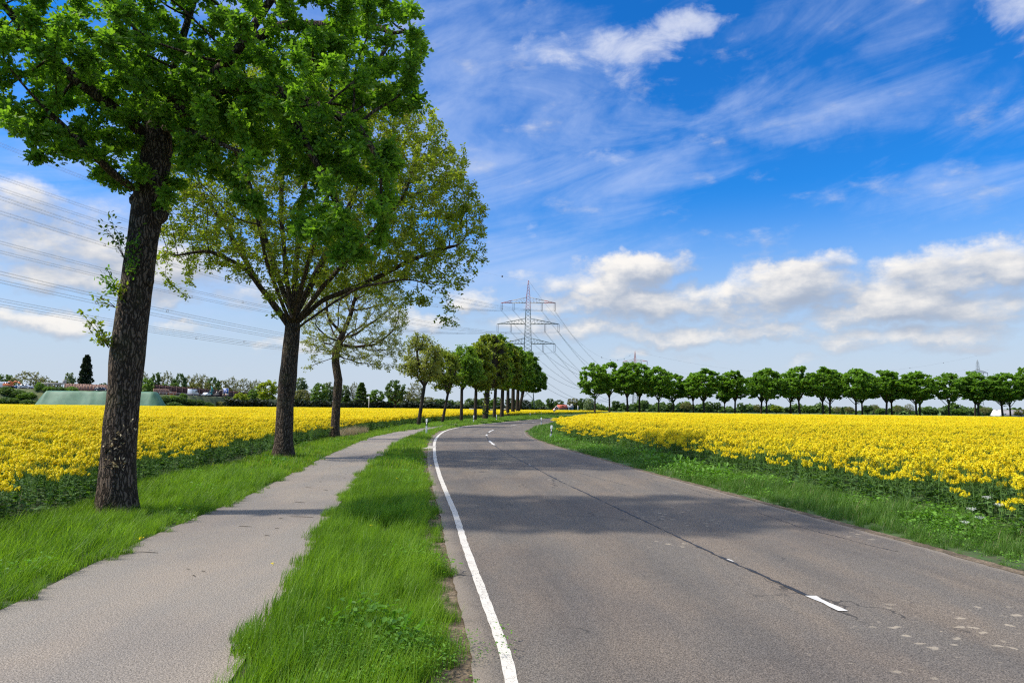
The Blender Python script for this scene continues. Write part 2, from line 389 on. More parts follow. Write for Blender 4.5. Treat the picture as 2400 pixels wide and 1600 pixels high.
right_t = [(-30, 8.6), (-10, 6.9), (0, 6.15), (5.6, 5.75), (7.63, 5.58), (9.24, 5.38), (12.25, 4.92), (14, 4.66), (16.2, 4.32), (18.9, 3.88), (21.75, 3.45), (26.1, 2.9),
           (30.7, 2.25), (35.5, 1.7), (39.8, 1.32), (44, 1.10), (50, 1.06), (55.5, 1.30), (61, 1.86), (74, 3.5), (91, 6.2), (106, 9.0), (120, 12), (141, 16.9), (176, 25.5), (230, 40), (330, 72)]
XR = curve(right_t)
crack_t = [(-30, 5.2), (-10, 4.1), (0, 3.5), (6.2, 2.9), (8.2, 2.53), (10.5, 2.17), (12.1, 1.92), (14.7, 1.52), (16.5, 1.21), (20.75, .66), (26.8, -.18), (32.5, -.80),
           (35.7, -1.10), (43.2, -1.58), (51, -1.62), (57, -1.35), (65, -.7), (73, .45), (91, 3.0), (106, 5.8), (120, 8.8), (141, 13.6), (176, 22.2), (230, 36.5), (330, 68)]
XC = curve(crack_t)
pl_t = [(-30, -3.0), (-5, -3.9), (5.9, -4.25), (7.4, -4.50), (9.3, -4.74), (12.4, -4.98), (14, -5.12), (17.5, -5.6), (20, -5.95), (25, -6.55), (34, -7.55), (41, -8.1),
        (50, -8.15), (60, -7.45), (75, -6.2), (91, -3.9), (106, -1.2), (120, 1.7), (141, 6.6), (176, 15), (230, 29), (330, 60)]
XPL = curve(pl_t)
pr_t = [(-30, -.2), (-5, -1.25), (0, -1.5), (4.65, -1.76), (5.6, -1.92), (7.4, -2.22), (9.25, -2.53), (12.1, -3.0), (14.7, -3.36), (19, -3.92), (24, -4.5), (30.5, -5.2),
        (40.6, -6.05), (51, -6.3), (58, -6.0), (69, -5.2), (80, -3.9), (91, -1.9), (106, .8), (120, 3.7), (141, 8.6), (176, 17), (230, 31), (330, 62)]
XPR = curve(pr_t)
AE_ = lambda y: XL(y) - 0.24 - 0.03 * np.clip((y - 4) / 30, 0, 1)      # left edge of the asphalt
fl = [(0, 1233), (76, 1214), (191, 1179), (325, 1137), (500, 1091), (550, 1078), (640, 1057), (690, 1043.5), (741, 1030), (780, 1024), (818, 1015)]
XFL = curve([(-30, -5.2), (0, -5.9)] + [gnd(x, y, .12)[::-1] for x, y in fl] + [(50, -9.1), (62, -8.7), (75, -8.1), (91, -6.1), (106, -4.0), (120, -1.2), (141, 3.4), (176, 11.5), (230, 25), (330, 56)], False)
fr = [(2400, 1250), (2188, 1200), (1850, 1139), (1735, 1113), (1632, 1093), (1556, 1075), (1480, 1054), (1377, 1037), (1301, 1026)]
XFR = curve([(-30, 11), (-10, 9.0), (0, 8.0), (5, 7.3)] + [gnd(x, y, .12)[::-1] for x, y in fr] + [(43, 3.3), (48, 3.1), (55, 3.3), (62, 4.1), (76, 6.6), (91, 9.0), (106, 12), (120, 15), (141, 20), (176, 28.5), (230, 43), (330, 75)], False)

def ribbon(name, xa, xb, y0, y1, z, mat, step=0.5, cols=2, jit=0.0, seed=1, zf=None):
    rng = np.random.default_rng(seed)
    ys = [y0]
    while ys[-1] < y1: ys.append(ys[-1] + max(step, ys[-1] * 0.012))
    ys = np.array(ys); a = xa(ys); b = xb(ys)
    if jit:
        w = np.clip(ys / 10, .5, 3)
        a = a + rng.normal(0, jit, len(ys)); b = b + rng.normal(0, jit, len(ys))
    V = []
    for j in range(cols):
        t = j / (cols - 1); x = a * (1 - t) + b * t
        V.append(np.stack([x, ys, np.full_like(ys, z) if zf is None else z + zf(t) * np.ones_like(ys)], 1))
    n = len(ys); V = np.concatenate(V)
    F = np.array([(j * n + i, (j + 1) * n + i, (j + 1) * n + i + 1, j * n + i + 1) for j in range(cols - 1) for i in range(n - 1)])
    me = mesh(name, V, F, mat); at_ = me.attributes.new('lat', 'FLOAT', 'POINT'); at_.data.foreach_set('value', np.repeat(np.arange(cols) / (cols - 1), n).astype(np.float32))
    return obj(name, me)
# ground: one sheet to the horizon
gx = np.concatenate([-np.geomspace(6000, 30, 16), np.linspace(-25, 25, 26), np.geomspace(30, 6000, 16)])
gy = np.concatenate([-np.geomspace(3000, 30, 10), np.linspace(-20, 60, 40), np.geomspace(65, 7000, 26)])
V = np.array([(x, y, 0.0) for y in gy for x in gx]); nx = len(gx)
F = np.array([(j * nx + i, j * nx + i + 1, (j + 1) * nx + i + 1, (j + 1) * nx + i) for j in range(len(gy) - 1) for i in range(nx - 1)])
tag(obj('ground', mesh('ground', V, F, M['ground'])), 'flat soil and turf ground under the verges and the fields', kind='structure')
o = ribbon('gravel_margin', lambda y: AE_(y) - .34, lambda y: AE_(y) + .02, -10, 130, 0.010, M['gravel'], .05, 3, .010)
tag(o, 'narrow strip of bare earth and gravel between the grass and the asphalt', kind='structure')
o = ribbon('road', AE_, XR, -12, 300, 0.024, M['road'], .12, 12, .006)
tag(o, 'grey brown country road curving away between yellow fields', kind='structure')
o = ribbon('cycle_path', XPL, XPR, -12, 260, 0.020, M['path'], .14, 6, .004, 3)
tag(o, 'pale asphalt cycle path beside the road', kind='structure')
o = ribbon('edge_line', lambda y: XL(y) - .043 - .03 * np.clip((y - 6) / 40, 0, 1), lambda y: XL(y) + .043 + .03 * np.clip((y - 6) / 40, 0, 1), -12, 260, 0.029, M['paint'], .12, 2, .0025, 5)
tag(o, 'worn white edge line along the left side of the road', kind='structure')
# tar seam: dark, irregular
seam_w = lambda y: 0.009 + 0.016 * (0.5 + 0.5 * np.sin(y * 1.7) * np.sin(y * .63 + 1)) * (y < 60)
o = ribbon('tar_seam', lambda y: XC(y) - seam_w(y), lambda y: XC(y) + seam_w(y), 6.48, 62, 0.028, M['tar'], .05, 2, .010, 7)
tag(o, 'dark tar seam running along the middle of the road', kind='structure')
# worn dashes of the centre line
for y0, y1, w in [(6.12, 6.5, .038), (8.02, 8.07, .018), (20.9, 21.0, .02), (31.8, 35.6, .062), (42.0, 43.8, .055), (47.8, 52.6, .06), (66, 69.5, .06), (74.5, 78.5, .06), (83.5, 88, .06),
                  (93, 97, .06), (101.5, 106, .06), (110, 114.5, .06), (119, 123, .06), (128, 132, .06), (137, 141, .06)]:
    o = ribbon('centre_dash', lambda y: XC(y) - w + .02, lambda y: XC(y) + w + .02, y0, y1, 0.031, M['paint_new'], .12, 2, .007, int(y0 * 10))
    tag(o, kind='structure')
o = ribbon('sandy_margin', lambda y: XR(y) - .04, lambda y: XR(y) + .13, -10, 110, 0.0275, M['gravel'], .08, 2, .012, 11)
tag(o, 'thin sandy edge of the road below the right verge', kind='structure')

# ------------------------------------------------------------------ leaves
def T_oak():
    w = [(0, 0), (.14, .06), (.26, .2), (.36, .11), (.52, .3), (.63, .16), (.78, .25), (.88, .1), (1, 0)]
    R = [(x, y, abs(x) * .25) for y, x in w]; L = [(-x, y, abs(x) * .25) for y, x in w[::-1]][1:-1]
    return np.array(R + L), [tuple(range(9)), (0,) + (8,) + tuple(range(9, 16))]
T_leaf = (np.array([(0, 0, 0), (.24, .35, .05), (.2, .7, .03), (0, 1, -.05), (-.2, .7, .03), (-.24, .35, .05)]), [(0, 1, 2, 3), (0, 3, 4, 5)])
T_quad = (np.array([(0, 0, 0), (.36, .5, .1), (0, 1, 0), (-.36, .5, .1)]), [(0, 1, 2, 3)])
T_clump = (np.array([(0, 0, 0), (.42, .12, .12), (.5, .62, -.05), (.12, 1, .1), (-.38, .86, 0), (-.5, .3, .15)]), [(0, 1, 2), (0, 2, 3, 4), (0, 4, 5)])
def norm(a): return a / (np.linalg.norm(a, axis=-1, keepdims=True) + 1e-9)
def leafarr(C, A, Nn, size, T):
    """returns V, list of face arrays for leaves at C with axis A, normal Nn"""
    tv, tf = T; A = norm(A); Sd = norm(np.cross(A, Nn)); Nm = np.cross(Sd, A); k = len(tv); n = len(C)
    V = C[:, None] + size[:, None, None] * (tv[None, :, 0:1] * Sd[:, None] + tv[None, :, 1:2] * A[:, None] + tv[None, :, 2:3] * Nm[:, None])
    by = {}
    for f in tf: by.setdefault(len(f), []).append(f)
    base = (np.arange(n) * k)[:, None, None]
    F = [(np.array(v)[None] + base).reshape(-1, kk) for kk, v in by.items()]
    return V.reshape(-1, 3), F
def joinVF(parts):
    Vs = []; by = {}; n = 0; mi = {}
    for i, (V, F, m) in enumerate(parts):
        Vs.append(V)
        for f in F: by.setdefault(f.shape[1], []).append(f + n); mi.setdefault(f.shape[1], []).append(np.full(len(f), m))
        n += len(V)
    ks = sorted(by)
    return np.concatenate(Vs), [np.concatenate(by[k]) for k in ks], np.concatenate([np.concatenate(mi[k]) for k in ks])

# ------------------------------------------------------------------ trees: limbs grown through the crown volume
def grow(rng, trunk, att, step, dk, zfork, maxit=90, jit=.25, up=.12, scaf=()):
    tr = [np.array(trunk[0], float)]
    for p in trunk[1:]:
        p = np.array(p, float); q = tr[-1]; n = max(1, int(np.linalg.norm(p - q) / step))
        tr += [q + (p - q) * (i + 1) / n for i in range(n)]
    N = [tuple(p) for p in tr]; par = [-1] + list(range(len(tr) - 1)); nt_ = len(tr)
    for L in scaf:
        i = int(np.linalg.norm(np.array(N) - np.array(L[0]), axis=1).argmin()); last = i; q = np.array(N[i])
        for p in L[1:]:
            p = np.array(p, float); n = max(1, int(np.linalg.norm(p - q) / step))
            for k in range(n):
                N.append(tuple(q + (p - q) * (k + 1) / n + rng.normal(0, step * .10, 3))); par.append(last); last = len(N) - 1
            q = p
    A = att.copy(); P = np.array(N)
    ok = P[:, 2] >= zfork
    d = np.linalg.norm(A[:, None] - P[None], axis=2); d[:, ~ok] = 1e9
    near = d.argmin(1); dist = d.min(1)
    seen = set()
    for it in range(maxit):
        keep = dist > dk; A = A[keep]; near = near[keep]; dist = dist[keep]
        if len(A) == 0: break
        u, inv = np.unique(near, return_inverse=True)
        Pn = P[u]; v = norm(A - P[near]); acc = np.zeros((len(u), 3)); np.add.at(acc, inv, v)
        acc = norm(norm(acc) + rng.normal(0, jit, acc.shape) + (0, 0, up)); new = Pn + acc * step
        nn = []; k0 = len(P)
        for i, q in enumerate(new):
            key = (int(u[i]), int(acc[i][0] * 3), int(acc[i][1] * 3), int(acc[i][2] * 3))
            if key in seen: 
                if rng.random() < .6: continue
            seen.add(key); nn.append(q); par.append(int(u[i]))
        if not nn: continue
        nn = np.array(nn); P = np.concatenate([P, nn])
        d = np.linalg.norm(A[:, None] - nn[None], axis=2); m = d.min(1); b_ = m < dist
        near = np.where(b_, d.argmin(1) + k0, near); dist = np.where(b_, m, dist)
    return P, np.array(par), nt_
def limbs(rng, P, par, ntrunk, r_base, r_fork, zfork, expo=2.35, kbig=14, rmin=.004, flare=.32, wob=0.0, smooth=2):
    n = len(P); ch = [[] for _ in range(n)]
    for i in range(1, n): ch[par[i]].append(i)
    r = np.zeros(n)
    for i in range(n - 1, -1, -1):
        r[i] = (sum(r[c] ** expo for c in ch[i])) ** (1 / expo) if ch[i] else 1.0
    f0 = next((i for i in range(ntrunk) if P[i, 2] >= zfork), ntrunk - 1)
    r *= r_fork / r[f0]; r = np.maximum(r * np.clip((r / r_fork * 5), .35, 1) ** .8, rmin)
    z0 = P[0, 2]
    for i in range(f0 + 1):
        t = (P[i, 2] - z0) / max(.01, P[f0, 2] - z0); r[i] = r_base * (1 - t) + r_fork * t + r_base * flare * math.exp(-(P[i, 2] - z0) / .28)
    Q = P.copy()
    for _ in range(smooth):
        R_ = Q.copy()
        for i in range(f0 + 1, n):
            if ch[i]:
                c = max(ch[i], key=lambda c: r[c]); R_[i] = Q[i] * .5 + (Q[par[i]] + Q[c]) * .25
        Q = R_
    chains = []; stack = [(0, -1)]
    while stack:
        s, p = stack.pop(); c = [p, s] if p >= 0 else [s]
        while ch[c[-1]]:
            cs = sorted(ch[c[-1]], key=lambda q: -r[q])
            for q in cs[1:]: stack.append((q, c[-1]))
            c.append(cs[0])
        chains.append(c)
    Vs = []; Fs = []; n0 = 0
    for c in chains:
        rad = r[c].copy(); pts = Q[c]
        if c[0] != 0 or len(c) > 1 and rad[0] > rad[min(1, len(c) - 1)] * 1.3:
            if c[0] != 0: rad[0] = min(rad[0], rad[1] * 1.35)
        k = kbig if rad.max() > .12 else (7 if rad.max() > .05 else (5 if rad.max() > .02 else 3))
        if rad.max() > .2 and wob: k = 28
        t = norm(np.gradient(pts, axis=0)) if len(c) > 1 else np.array([[0, 0, 1.]])
        a = norm(np.cross(t, np.where(np.abs(t[:, 1:2]) < .9, [[0, 1., 0.05]], [[1., 0, 0]]))); b_ = np.cross(t, a)
        w = np.linspace(0, 2 * math.pi, k, endpoint=False)
        rr = rad[:, None] * np.ones(k)[None]
        if wob and rad.max() > .12:
            z = pts[:, 2:3] - z0
            rr = rr * (1 + wob * (np.sin(w * 3 + z * .7 + 1) * .5 + np.sin(w * 5 - z * 1.9) * .3 + np.sin(w * 9 + z * 5) * .18)) + rng.normal(0, wob * .05, rr.shape) * rad.max()
            ft = np.exp(-z / .3); rr = rr * (1 + ft * .22 * np.sin(w * 5 + 2)) * (1 + .035 * np.sin(z * 2.3 + 1) + .02 * np.sin(z * 5.3))
        V = pts[:, None] + rr[..., None] * (np.cos(w)[None, :, None] * a[:, None] + np.sin(w)[None, :, None] * b_[:, None])
        m = len(c); i = np.arange(m - 1)[:, None] * k; j = np.arange(k)[None]; j2 = (j + 1) % k
        F = np.stack([n0 + i + j, n0 + i + j2, n0 + i + k + j2, n0 + i + k + j], -1).reshape(-1, 4)
        Vs.append(V.reshape(-1, 3)); Fs.append(F); n0 += m * k
    return np.concatenate(Vs), np.concatenate(Fs), Q, r, ch
def ellps(rng, L, n, shell=.6):
    """points in a union of ellipsoids (cx,cy,cz,rx,ry,rz[,weight])"""
    vol = np.array([l[3] * l[4] * l[5] * (l[6] if len(l) > 6 else 1) for l in L]); cnt = (n * vol / vol.sum()).astype(int) + 1
    out_ = []
    for l, c in zip(L, cnt):
        v = norm(rng.normal(size=(c, 3))); rad = rng.random(c) ** (1 / 3.); rad = rad * (1 - shell) + shell * np.maximum(rad, rng.random(c) ** .15)
        out_.append(np.array(l[:3]) + v * rad[:, None] * np.array(l[3:6]))
    return np.concatenate(out_)
def crown_leaves(rng, Q, r, ch, nros, perros, size, T, rtwig, sig, droop=.1, up=.5, zmin=None, flat=1.0, len_ax=.04):
    lim = np.quantile(r, rtwig)
    tips = [i for i in range(len(Q)) if r[i] <= lim and (zmin is None or Q[i, 2] > zmin)]
    wts = np.array([2.2 if not ch[i] else 1.0 for i in tips]); wts /= wts.sum()
    pick = rng.choice(tips, nros, p=wts)
    C = Q[pick] + rng.normal(0, sig, (nros, 3)) * (1, 1, flat)
    ax = norm(rng.normal(0, 1, (nros, 3)) * (1, 1, .5) + (0, 0, .35))
    C = np.repeat(C, perros, 0); AX = np.repeat(ax, perros, 0)
    A = norm(rng.normal(0, 1, C.shape) * (1, 1, .6) + AX * .35 - np.array((0, 0, droop)))
    Nn = norm(rng.normal(0, .55, C.shape) + AX * .6 + np.array((0, 0, up)))
    C = C + A * len_ax * rng.random((len(C), 1)) + rng.normal(0, size * .15, C.shape)
    sz = size * rng.uniform(.65, 1.25, len(C))
    return leafarr(C, A, Nn, sz, T)
def fan(seed, base, h, rx, n=6, low=.0):
    r = np.random.default_rng(seed + 5); out_ = []
    for k in range(n):
        a = 6.283 * (k + r.uniform(-.3, .3)) / n; e = np.array([math.cos(a) * rx * r.uniform(.45, .8), math.sin(a) * rx * r.uniform(.45, .8), (h - base[2]) * r.uniform(.38, .85)])
        s0 = np.array(base) - (0, 0, r.uniform(0, low)); out_.append([tuple(s0), tuple(s0 + e * (.30, .30, .20)), tuple(s0 + e * (.66, .66, .55)), tuple(s0 + e)])
    return out_
def make_tree(name, seed, trunk, lobes, natt, step, dk, zfork, r_base, r_fork, leaf, mats, loc, parent_name=None, bend=.25, up=.12, shell=.55, expo=2.35, wob=0, rmin=.004, kill_low=None, scaf=(), voids=0.0, link=True, smooth=2, att_fn=None, flare=.32):
    rng = np.random.default_rng(seed)
    att = ellps(rng, lobes, natt, shell)
    if kill_low is not None: att = att[att[:, 2] > kill_low]
    if voids:
        a = att * (6.28 / (step * 8.0)); f = np.sin(a[:, 0] + 1.7 * np.sin(a[:, 1] * .6)) * np.sin(a[:, 1] + 1.3 * np.sin(a[:, 2] * .7)) + np.sin(a[:, 2] * 1.1 + a[:, 0] * .4)
        att = att[f > np.quantile(f, voids)]
    P, par, ntk = grow(rng, trunk, att, step, dk, zfork, jit=bend, up=up, scaf=scaf)
    V, F, Q, r, ch = limbs(rng, P, par, ntk, r_base, r_fork, zfork, expo, wob=wob, rmin=rmin, smooth=smooth, flare=flare)
    root = empty(name, loc)
    obj('trunk', mesh('trunk', V, F, mats[0], True), root)
    LV, LF = crown_leaves(rng, Q, r, ch, **leaf)
    obj('crown', mesh('crown', LV, LF, mats[1]), root)
    root['nodes'] = len(Q)
    del root['nodes']
    return root

# ------------------------------------------------------------------ scattering of kit pieces over points
def scatter(name, pts, rotz, scl, idx, kit, tilt=0.12, seed=0):
    rng = np.random.default_rng(seed); n = len(pts)
    me = bpy.data.meshes.new(name); me.vertices.add(n); me.vertices.foreach_set('co', np.asarray(pts, np.float32).ravel())
    rot = np.stack([rng.normal(0, tilt, n), rng.normal(0, tilt, n), rotz], 1).astype(np.float32)
    a = me.attributes.new('rot', 'FLOAT_VECTOR', 'POINT'); a.data.foreach_set('vector', rot.ravel())
    a = me.attributes.new('scl', 'FLOAT', 'POINT'); a.data.foreach_set('value', np.asarray(scl, np.float32))
    a = me.attributes.new('idx', 'INT', 'POINT'); a.data.foreach_set('value', np.asarray(idx, np.int32))
    o = obj(name, me)
    kc = bpy.data.collections.new(name + '_kit')
    for k in kit: kc.objects.link(k)
    ng = bpy.data.node_groups.new(name + '_scatter', 'GeometryNodeTree')
    ng.interface.new_socket('Geometry', in_out='INPUT', socket_type='NodeSocketGeometry')
    ng.interface.new_socket('Geometry', in_out='OUTPUT', socket_type='NodeSocketGeometry')
    gi = ng.nodes.new('NodeGroupInput'); go = ng.nodes.new('NodeGroupOutput')
    ci_ = ng.nodes.new('GeometryNodeCollectionInfo'); ci_.inputs['Collection'].default_value = kc
    ci_.inputs['Separate Children'].default_value = True; ci_.inputs['Reset Children'].default_value = True
    io = ng.nodes.new('GeometryNodeInstanceOnPoints'); io.inputs['Pick Instance'].default_value = True
    def attr(nm, ty):
        q = ng.nodes.new('GeometryNodeInputNamedAttribute'); q.data_type = ty; q.inputs['Name'].default_value = nm
        return next(s_ for s_ in q.outputs if s_.enabled and s_.name == 'Attribute')
    ng.links.new(gi.outputs[0], io.inputs['Points']); ng.links.new(ci_.outputs[0], io.inputs['Instance'])
    ng.links.new(attr('idx', 'INT'), io.inputs['Instance Index'])
    ng.links.new(attr('rot', 'FLOAT_VECTOR'), io.inputs['Rotation'])
    ng.links.new(attr('scl', 'FLOAT'), io.inputs['Scale'])
    ng.links.new(io.outputs[0], go.inputs[0])
    md = o.modifiers.new('scatter', 'NODES'); md.node_group = ng
    return o
def kitobj(name, V, F, mats, fm):
    me = mesh(name, V, F, mats=mats, fm=fm); return bpy.data.objects.new(name, me)

# grass blades
def blades(rng, n, rad, h0, h1, w, seg=3, lean=.5, wind=(.25, .1)):
    ang = rng.random(n) * 2 * math.pi; rr = rad * np.sqrt(rng.random(n)); bx = np.cos(ang) * rr; by = np.sin(ang) * rr
    h = rng.uniform(h0, h1, n); da = rng.random(n) * 2 * math.pi; ln = rng.random(n) * lean
    dxy = np.stack([np.cos(da) * ln + wind[0], np.sin(da) * ln + wind[1]], 1) * h[:, None]
    fa = rng.random(n) * math.pi; sd_ = np.stack([np.cos(fa), np.sin(fa)], 1)
    V = np.zeros((n, 2 * seg + 1, 3))
    for s_ in range(seg + 1):
        t = s_ / seg; ww = w * (1 - t ** 1.6) * .5
        cx = bx + dxy[:, 0] * t ** 1.9; cy = by + dxy[:, 1] * t ** 1.9; cz = h * (t - .18 * t * t * np.clip(ln * 2, 0, 1)) - .01
        if s_ < seg:
            for q, sg in ((0, -1), (1, 1)):
                V[:, 2 * s_ + q, 0] = cx + sg * sd_[:, 0] * ww; V[:, 2 * s_ + q, 1] = cy + sg * sd_[:, 1] * ww; V[:, 2 * s_ + q, 2] = cz
        else: V[:, 2 * seg] = np.stack([cx, cy, cz], 1)
    k = 2 * seg + 1; b_ = (np.arange(n) * k)[:, None]
    F4 = np.concatenate([b_ + np.array([[2 * s_, 2 * s_ + 1, 2 * s_ + 3, 2 * s_ + 2]]) for s_ in range(seg - 1)]) if seg > 1 else np.zeros((0, 4), int)
    F3 = b_ + np.array([[2 * seg - 2, 2 * seg - 1, 2 * seg]])
    return V.reshape(-1, 3), [f for f in (F4, F3) if len(f)]
def broad(rng, n, rad, z0, z1, size, T=None):
    ang = rng.random(n) * 2 * math.pi; rr = rad * np.sqrt(rng.random(n)); C = np.stack([np.cos(ang) * rr, np.sin(ang) * rr, rng.uniform(z0, z1, n)], 1)
    A = norm(rng.normal(0, 1, (n, 3)) * (1, 1, .25) + (0, 0, .15)); Nn = norm(rng.normal(0, .4, (n, 3)) + (0, 0, 1))
    return leafarr(C, A, Nn, size * rng.uniform(.6, 1.3, n), T or T_leaf)

# ------------------------------------------------------------------ grass
rg = np.random.default_rng(42)
def tuft(i, kind):
    r = np.random.default_rng(100 + i * 7 + hash(kind) % 1 + len(kind))
    if kind == 'near': V, F = blades(r, 60, .11, .06, .19, .0058, 4, .42, (.12, .05))
    elif kind == 'long': V, F = blades(r, 46, .10, .12, .30, .0062, 4, .75, (.20, .08))
    elif kind == 'mid': V, F = blades(r, 62, .20, .07, .21, .014, 3, .5, (.12, .05))
    elif kind == 'far': V, F = blades(r, 80, .5, .12, .30, .03, 2, .6)
    return V, F
def tuftobj(nm, i, kind, mat, extra=None):
    V, F = tuft(i, kind); parts = [(V, F, 0)]; mats = [mat]
    if extra: parts.append((*extra, 1)); mats.append(M['weed'])
    V, F, fm = joinVF(parts); return kitobj(nm, V, F, mats, fm)
def pts_between(xa, xb, y0, y1, dens, rng, gy=None):
    """random points between two edge curves; density is a function of y"""
    out_ = []; y = y0
    while y < y1:
        h = max(.4, y * .03); yy = rng.uniform(y, y + h, 1); w = float(xb(y + h / 2) - xa(y + h / 2)); n = rng.poisson(max(0, w) * h * dens(y))
        Y = rng.uniform(y, y + h, n); t = rng.random(n); out_.append(np.stack([xa(Y) * (1 - t) + xb(Y) * t, Y, np.zeros(n)], 1)); y += h
    return np.concatenate(out_)
def inview(p, m=1.12, back=3.0):
    return p[(p[:, 1] > back) & (np.abs(p[:, 0]) < (p[:, 1] * .76 + 1.5) * m)]
dn = lambda a: (lambda y: a * (1.0 if y < 9 else (9 / y) ** .55))
def vsum(x, y, s, k): return .5 + .5 * np.sin(x * s + 3 * np.sin(y * s * .37 + k)) * np.sin(y * s * .6 + k * 2)
def grass(name, xa, xb, mat, label, seed, kinds=('near', 'near', 'long'), dens=52, hs=1.0, weeds=0.0, edge=.0, h_mod=None):
    rng = np.random.default_rng(seed)
    for tier, (y0, y1) in (('', (3.4, 17)), ('_mid', (17, 48)), ('_far', (48, 150))):
        if tier == '':
            p = pts_between(xa, xb, y0, y1, lambda y: dens * (1 if y < 9 else (9 / y) ** .5), rng)
            kit = [tuftobj('%s_kit%02d' % (name, i), i + seed, kinds[i % len(kinds)], mat) for i in range(6)]
            nw = 0
            if weeds:
                for i in range(3):
                    V, F = broad(np.random.default_rng(i + seed), 26, .13, .03, .20, .05); kit.append(kitobj('%s_kit%02d' % (name, 6 + i), V, F, [M['weed']], np.zeros(sum(len(f) for f in F)))); nw += 1
        elif tier == '_mid':
            p = pts_between(xa, xb, y0, y1, lambda y: 17 * (17 / y) ** .5, rng); nw = 0
            kit = [tuftobj('%s_kit_m%02d' % (name, i), i + seed, 'mid', mat) for i in range(4)]
            if weeds:
                for i in range(2):
                    V, F = broad(np.random.default_rng(i + seed), 34, .25, .03, .22, .07); kit.append(kitobj('%s_kit_n%02d' % (name, i), V, F, [M['weed']], np.zeros(sum(len(f) for f in F)))); nw += 1
        else:
            p = pts_between(xa, xb, y0, y1, lambda y: 3.6, rng); nw = 0
            kit = [tuftobj('%s_kit_f%02d' % (name, i), i + seed, 'far', mat) for i in range(3)]
        p = inview(p)
        n = len(p); g = len(kit) - nw; idx = rng.integers(0, g, n)
        if nw:
            w = vsum(p[:, 0], p[:, 1], 1.7, seed) * rng.random(n) > (1 - weeds); idx = np.where(w, rng.integers(g, g + nw, n), idx)
        big = vsum(p[:, 0] + .5, p[:, 1], 1.1, seed * 1.7)
        sc = hs * rng.uniform(.75, 1.15, n) * (.75 + .5 * big)
        a = xa(p[:, 1]); b_ = xb(p[:, 1]); ed = np.minimum(p[:, 0] - a, b_ - p[:, 0])
        sc *= .62 + .38 * np.clip(ed / .28, 0, 1)
        if h_mod is not None: sc *= h_mod(p)
        o = scatter(name + tier, p, rng.random(n) * .7 - .35, sc, idx, kit, .10, seed)
        tag(o, label + {'': ' near the camera', '_mid': ' farther along the bend', '_far': ' in the distance'}[tier], 'grass', kind='stuff')
ej = lambda y, s: .07 * np.sin(y * 3.1 + s) + .05 * np.sin(y * 7.7 + s * 2) + .03 * np.sin(y * 17 + s)
grass('strip_grass', lambda y: XPR(y) - .07 + ej(y, 1), lambda y: AE_(y) - .13 + 1.1 * ej(y, 4), M['grass_a'], 'bright green grass between the cycle path and the road', 3, dens=80, hs=1.12, weeds=.2)
grass('verge_grass', lambda y: XFL(y) - .25, lambda y: XPL(y) + .05 + ej(y, 2), M['grass_a'], 'long green grass between the trees and the cycle path', 5, kinds=('near', 'long', 'long'), dens=60, hs=1.12, weeds=.2)
grass('right_verge_grass', lambda y: XR(y) + .10 + .6 * ej(y, 3), lambda y: XFR(y) + .35, M['grass_b'], 'cool green grass and weeds under the right field', 8, kinds=('near', 'long', 'long'), dens=60, hs=1.05, weeds=.55,
      h_mod=lambda p: .6 + .75 * np.clip((p[:, 0] - XR(p[:, 1])) / 1.3, 0, 1))
# sparse small weeds on the gravel margin
pm = inview(pts_between(lambda y: AE_(y) - .34, lambda y: AE_(y) - .05, 3.5, 18, lambda y: 85, rg))
kit = [tuftobj('margin_kit%02d' % i, 50 + i, 'near', M['grass_b']) for i in range(2)]
V, F = broad(np.random.default_rng(9), 16, .06, .0, .03, .03); kit.append(kitobj('margin_kit02', V, F, [M['weed']], np.zeros(sum(len(f) for f in F))))
o = scatter('margin_weeds', pm, rg.random(len(pm)) * 6, rg.uniform(.2, .5, len(pm)), rg.integers(0, 3, len(pm)), kit)
tag(o, 'small sparse weeds on the bare gravel beside the white line', 'weeds', kind='stuff')
# clover patch at the bottom of the strip
pc = np.stack([rg.normal(-.92, .32, 420), rg.normal(4.9, .26, 420), np.zeros(420)], 1)
kit = []
for i in range(2):
    V, F = broad(np.random.default_rng(19 + i), 16, .08, .06, .16, .024); kit.append(kitobj('clover_kit%02d' % i, V, F, [M['weed']], np.zeros(sum(len(f) for f in F))))
o = scatter('clover', pc, rg.random(420) * 6, rg.uniform(.7, 1.15, 420), rg.integers(0, 2, 420), kit); tag(o, 'patch of bright clover leaves in the grass strip', 'clover', kind='stuff')
# dry pale grass by the third tree, and thin dry stalks near the first
yd = rg.uniform(36.5, 44, 150); pd = np.stack([XFL(yd) + .1 + rg.normal(0, .14, 150), yd, np.zeros(150)], 1)
kit = []
for i in range(3):
    V, F = blades(np.random.default_rng(70 + i), 40, .16, .3, .75, .010, 3, .35, (.2, .05)); kit.append(kitobj('dry_kit%02d' % i, V, F, [M['dry']], np.zeros(sum(len(f) for f in F))))
o = scatter('dry_grass', pd, rg.random(150), rg.uniform(.5, 1.0, 150), rg.integers(0, 3, 150), kit); tag(o, 'pale dry grass at the edge of the left field beside the third tree', 'dry grass', kind='stuff')

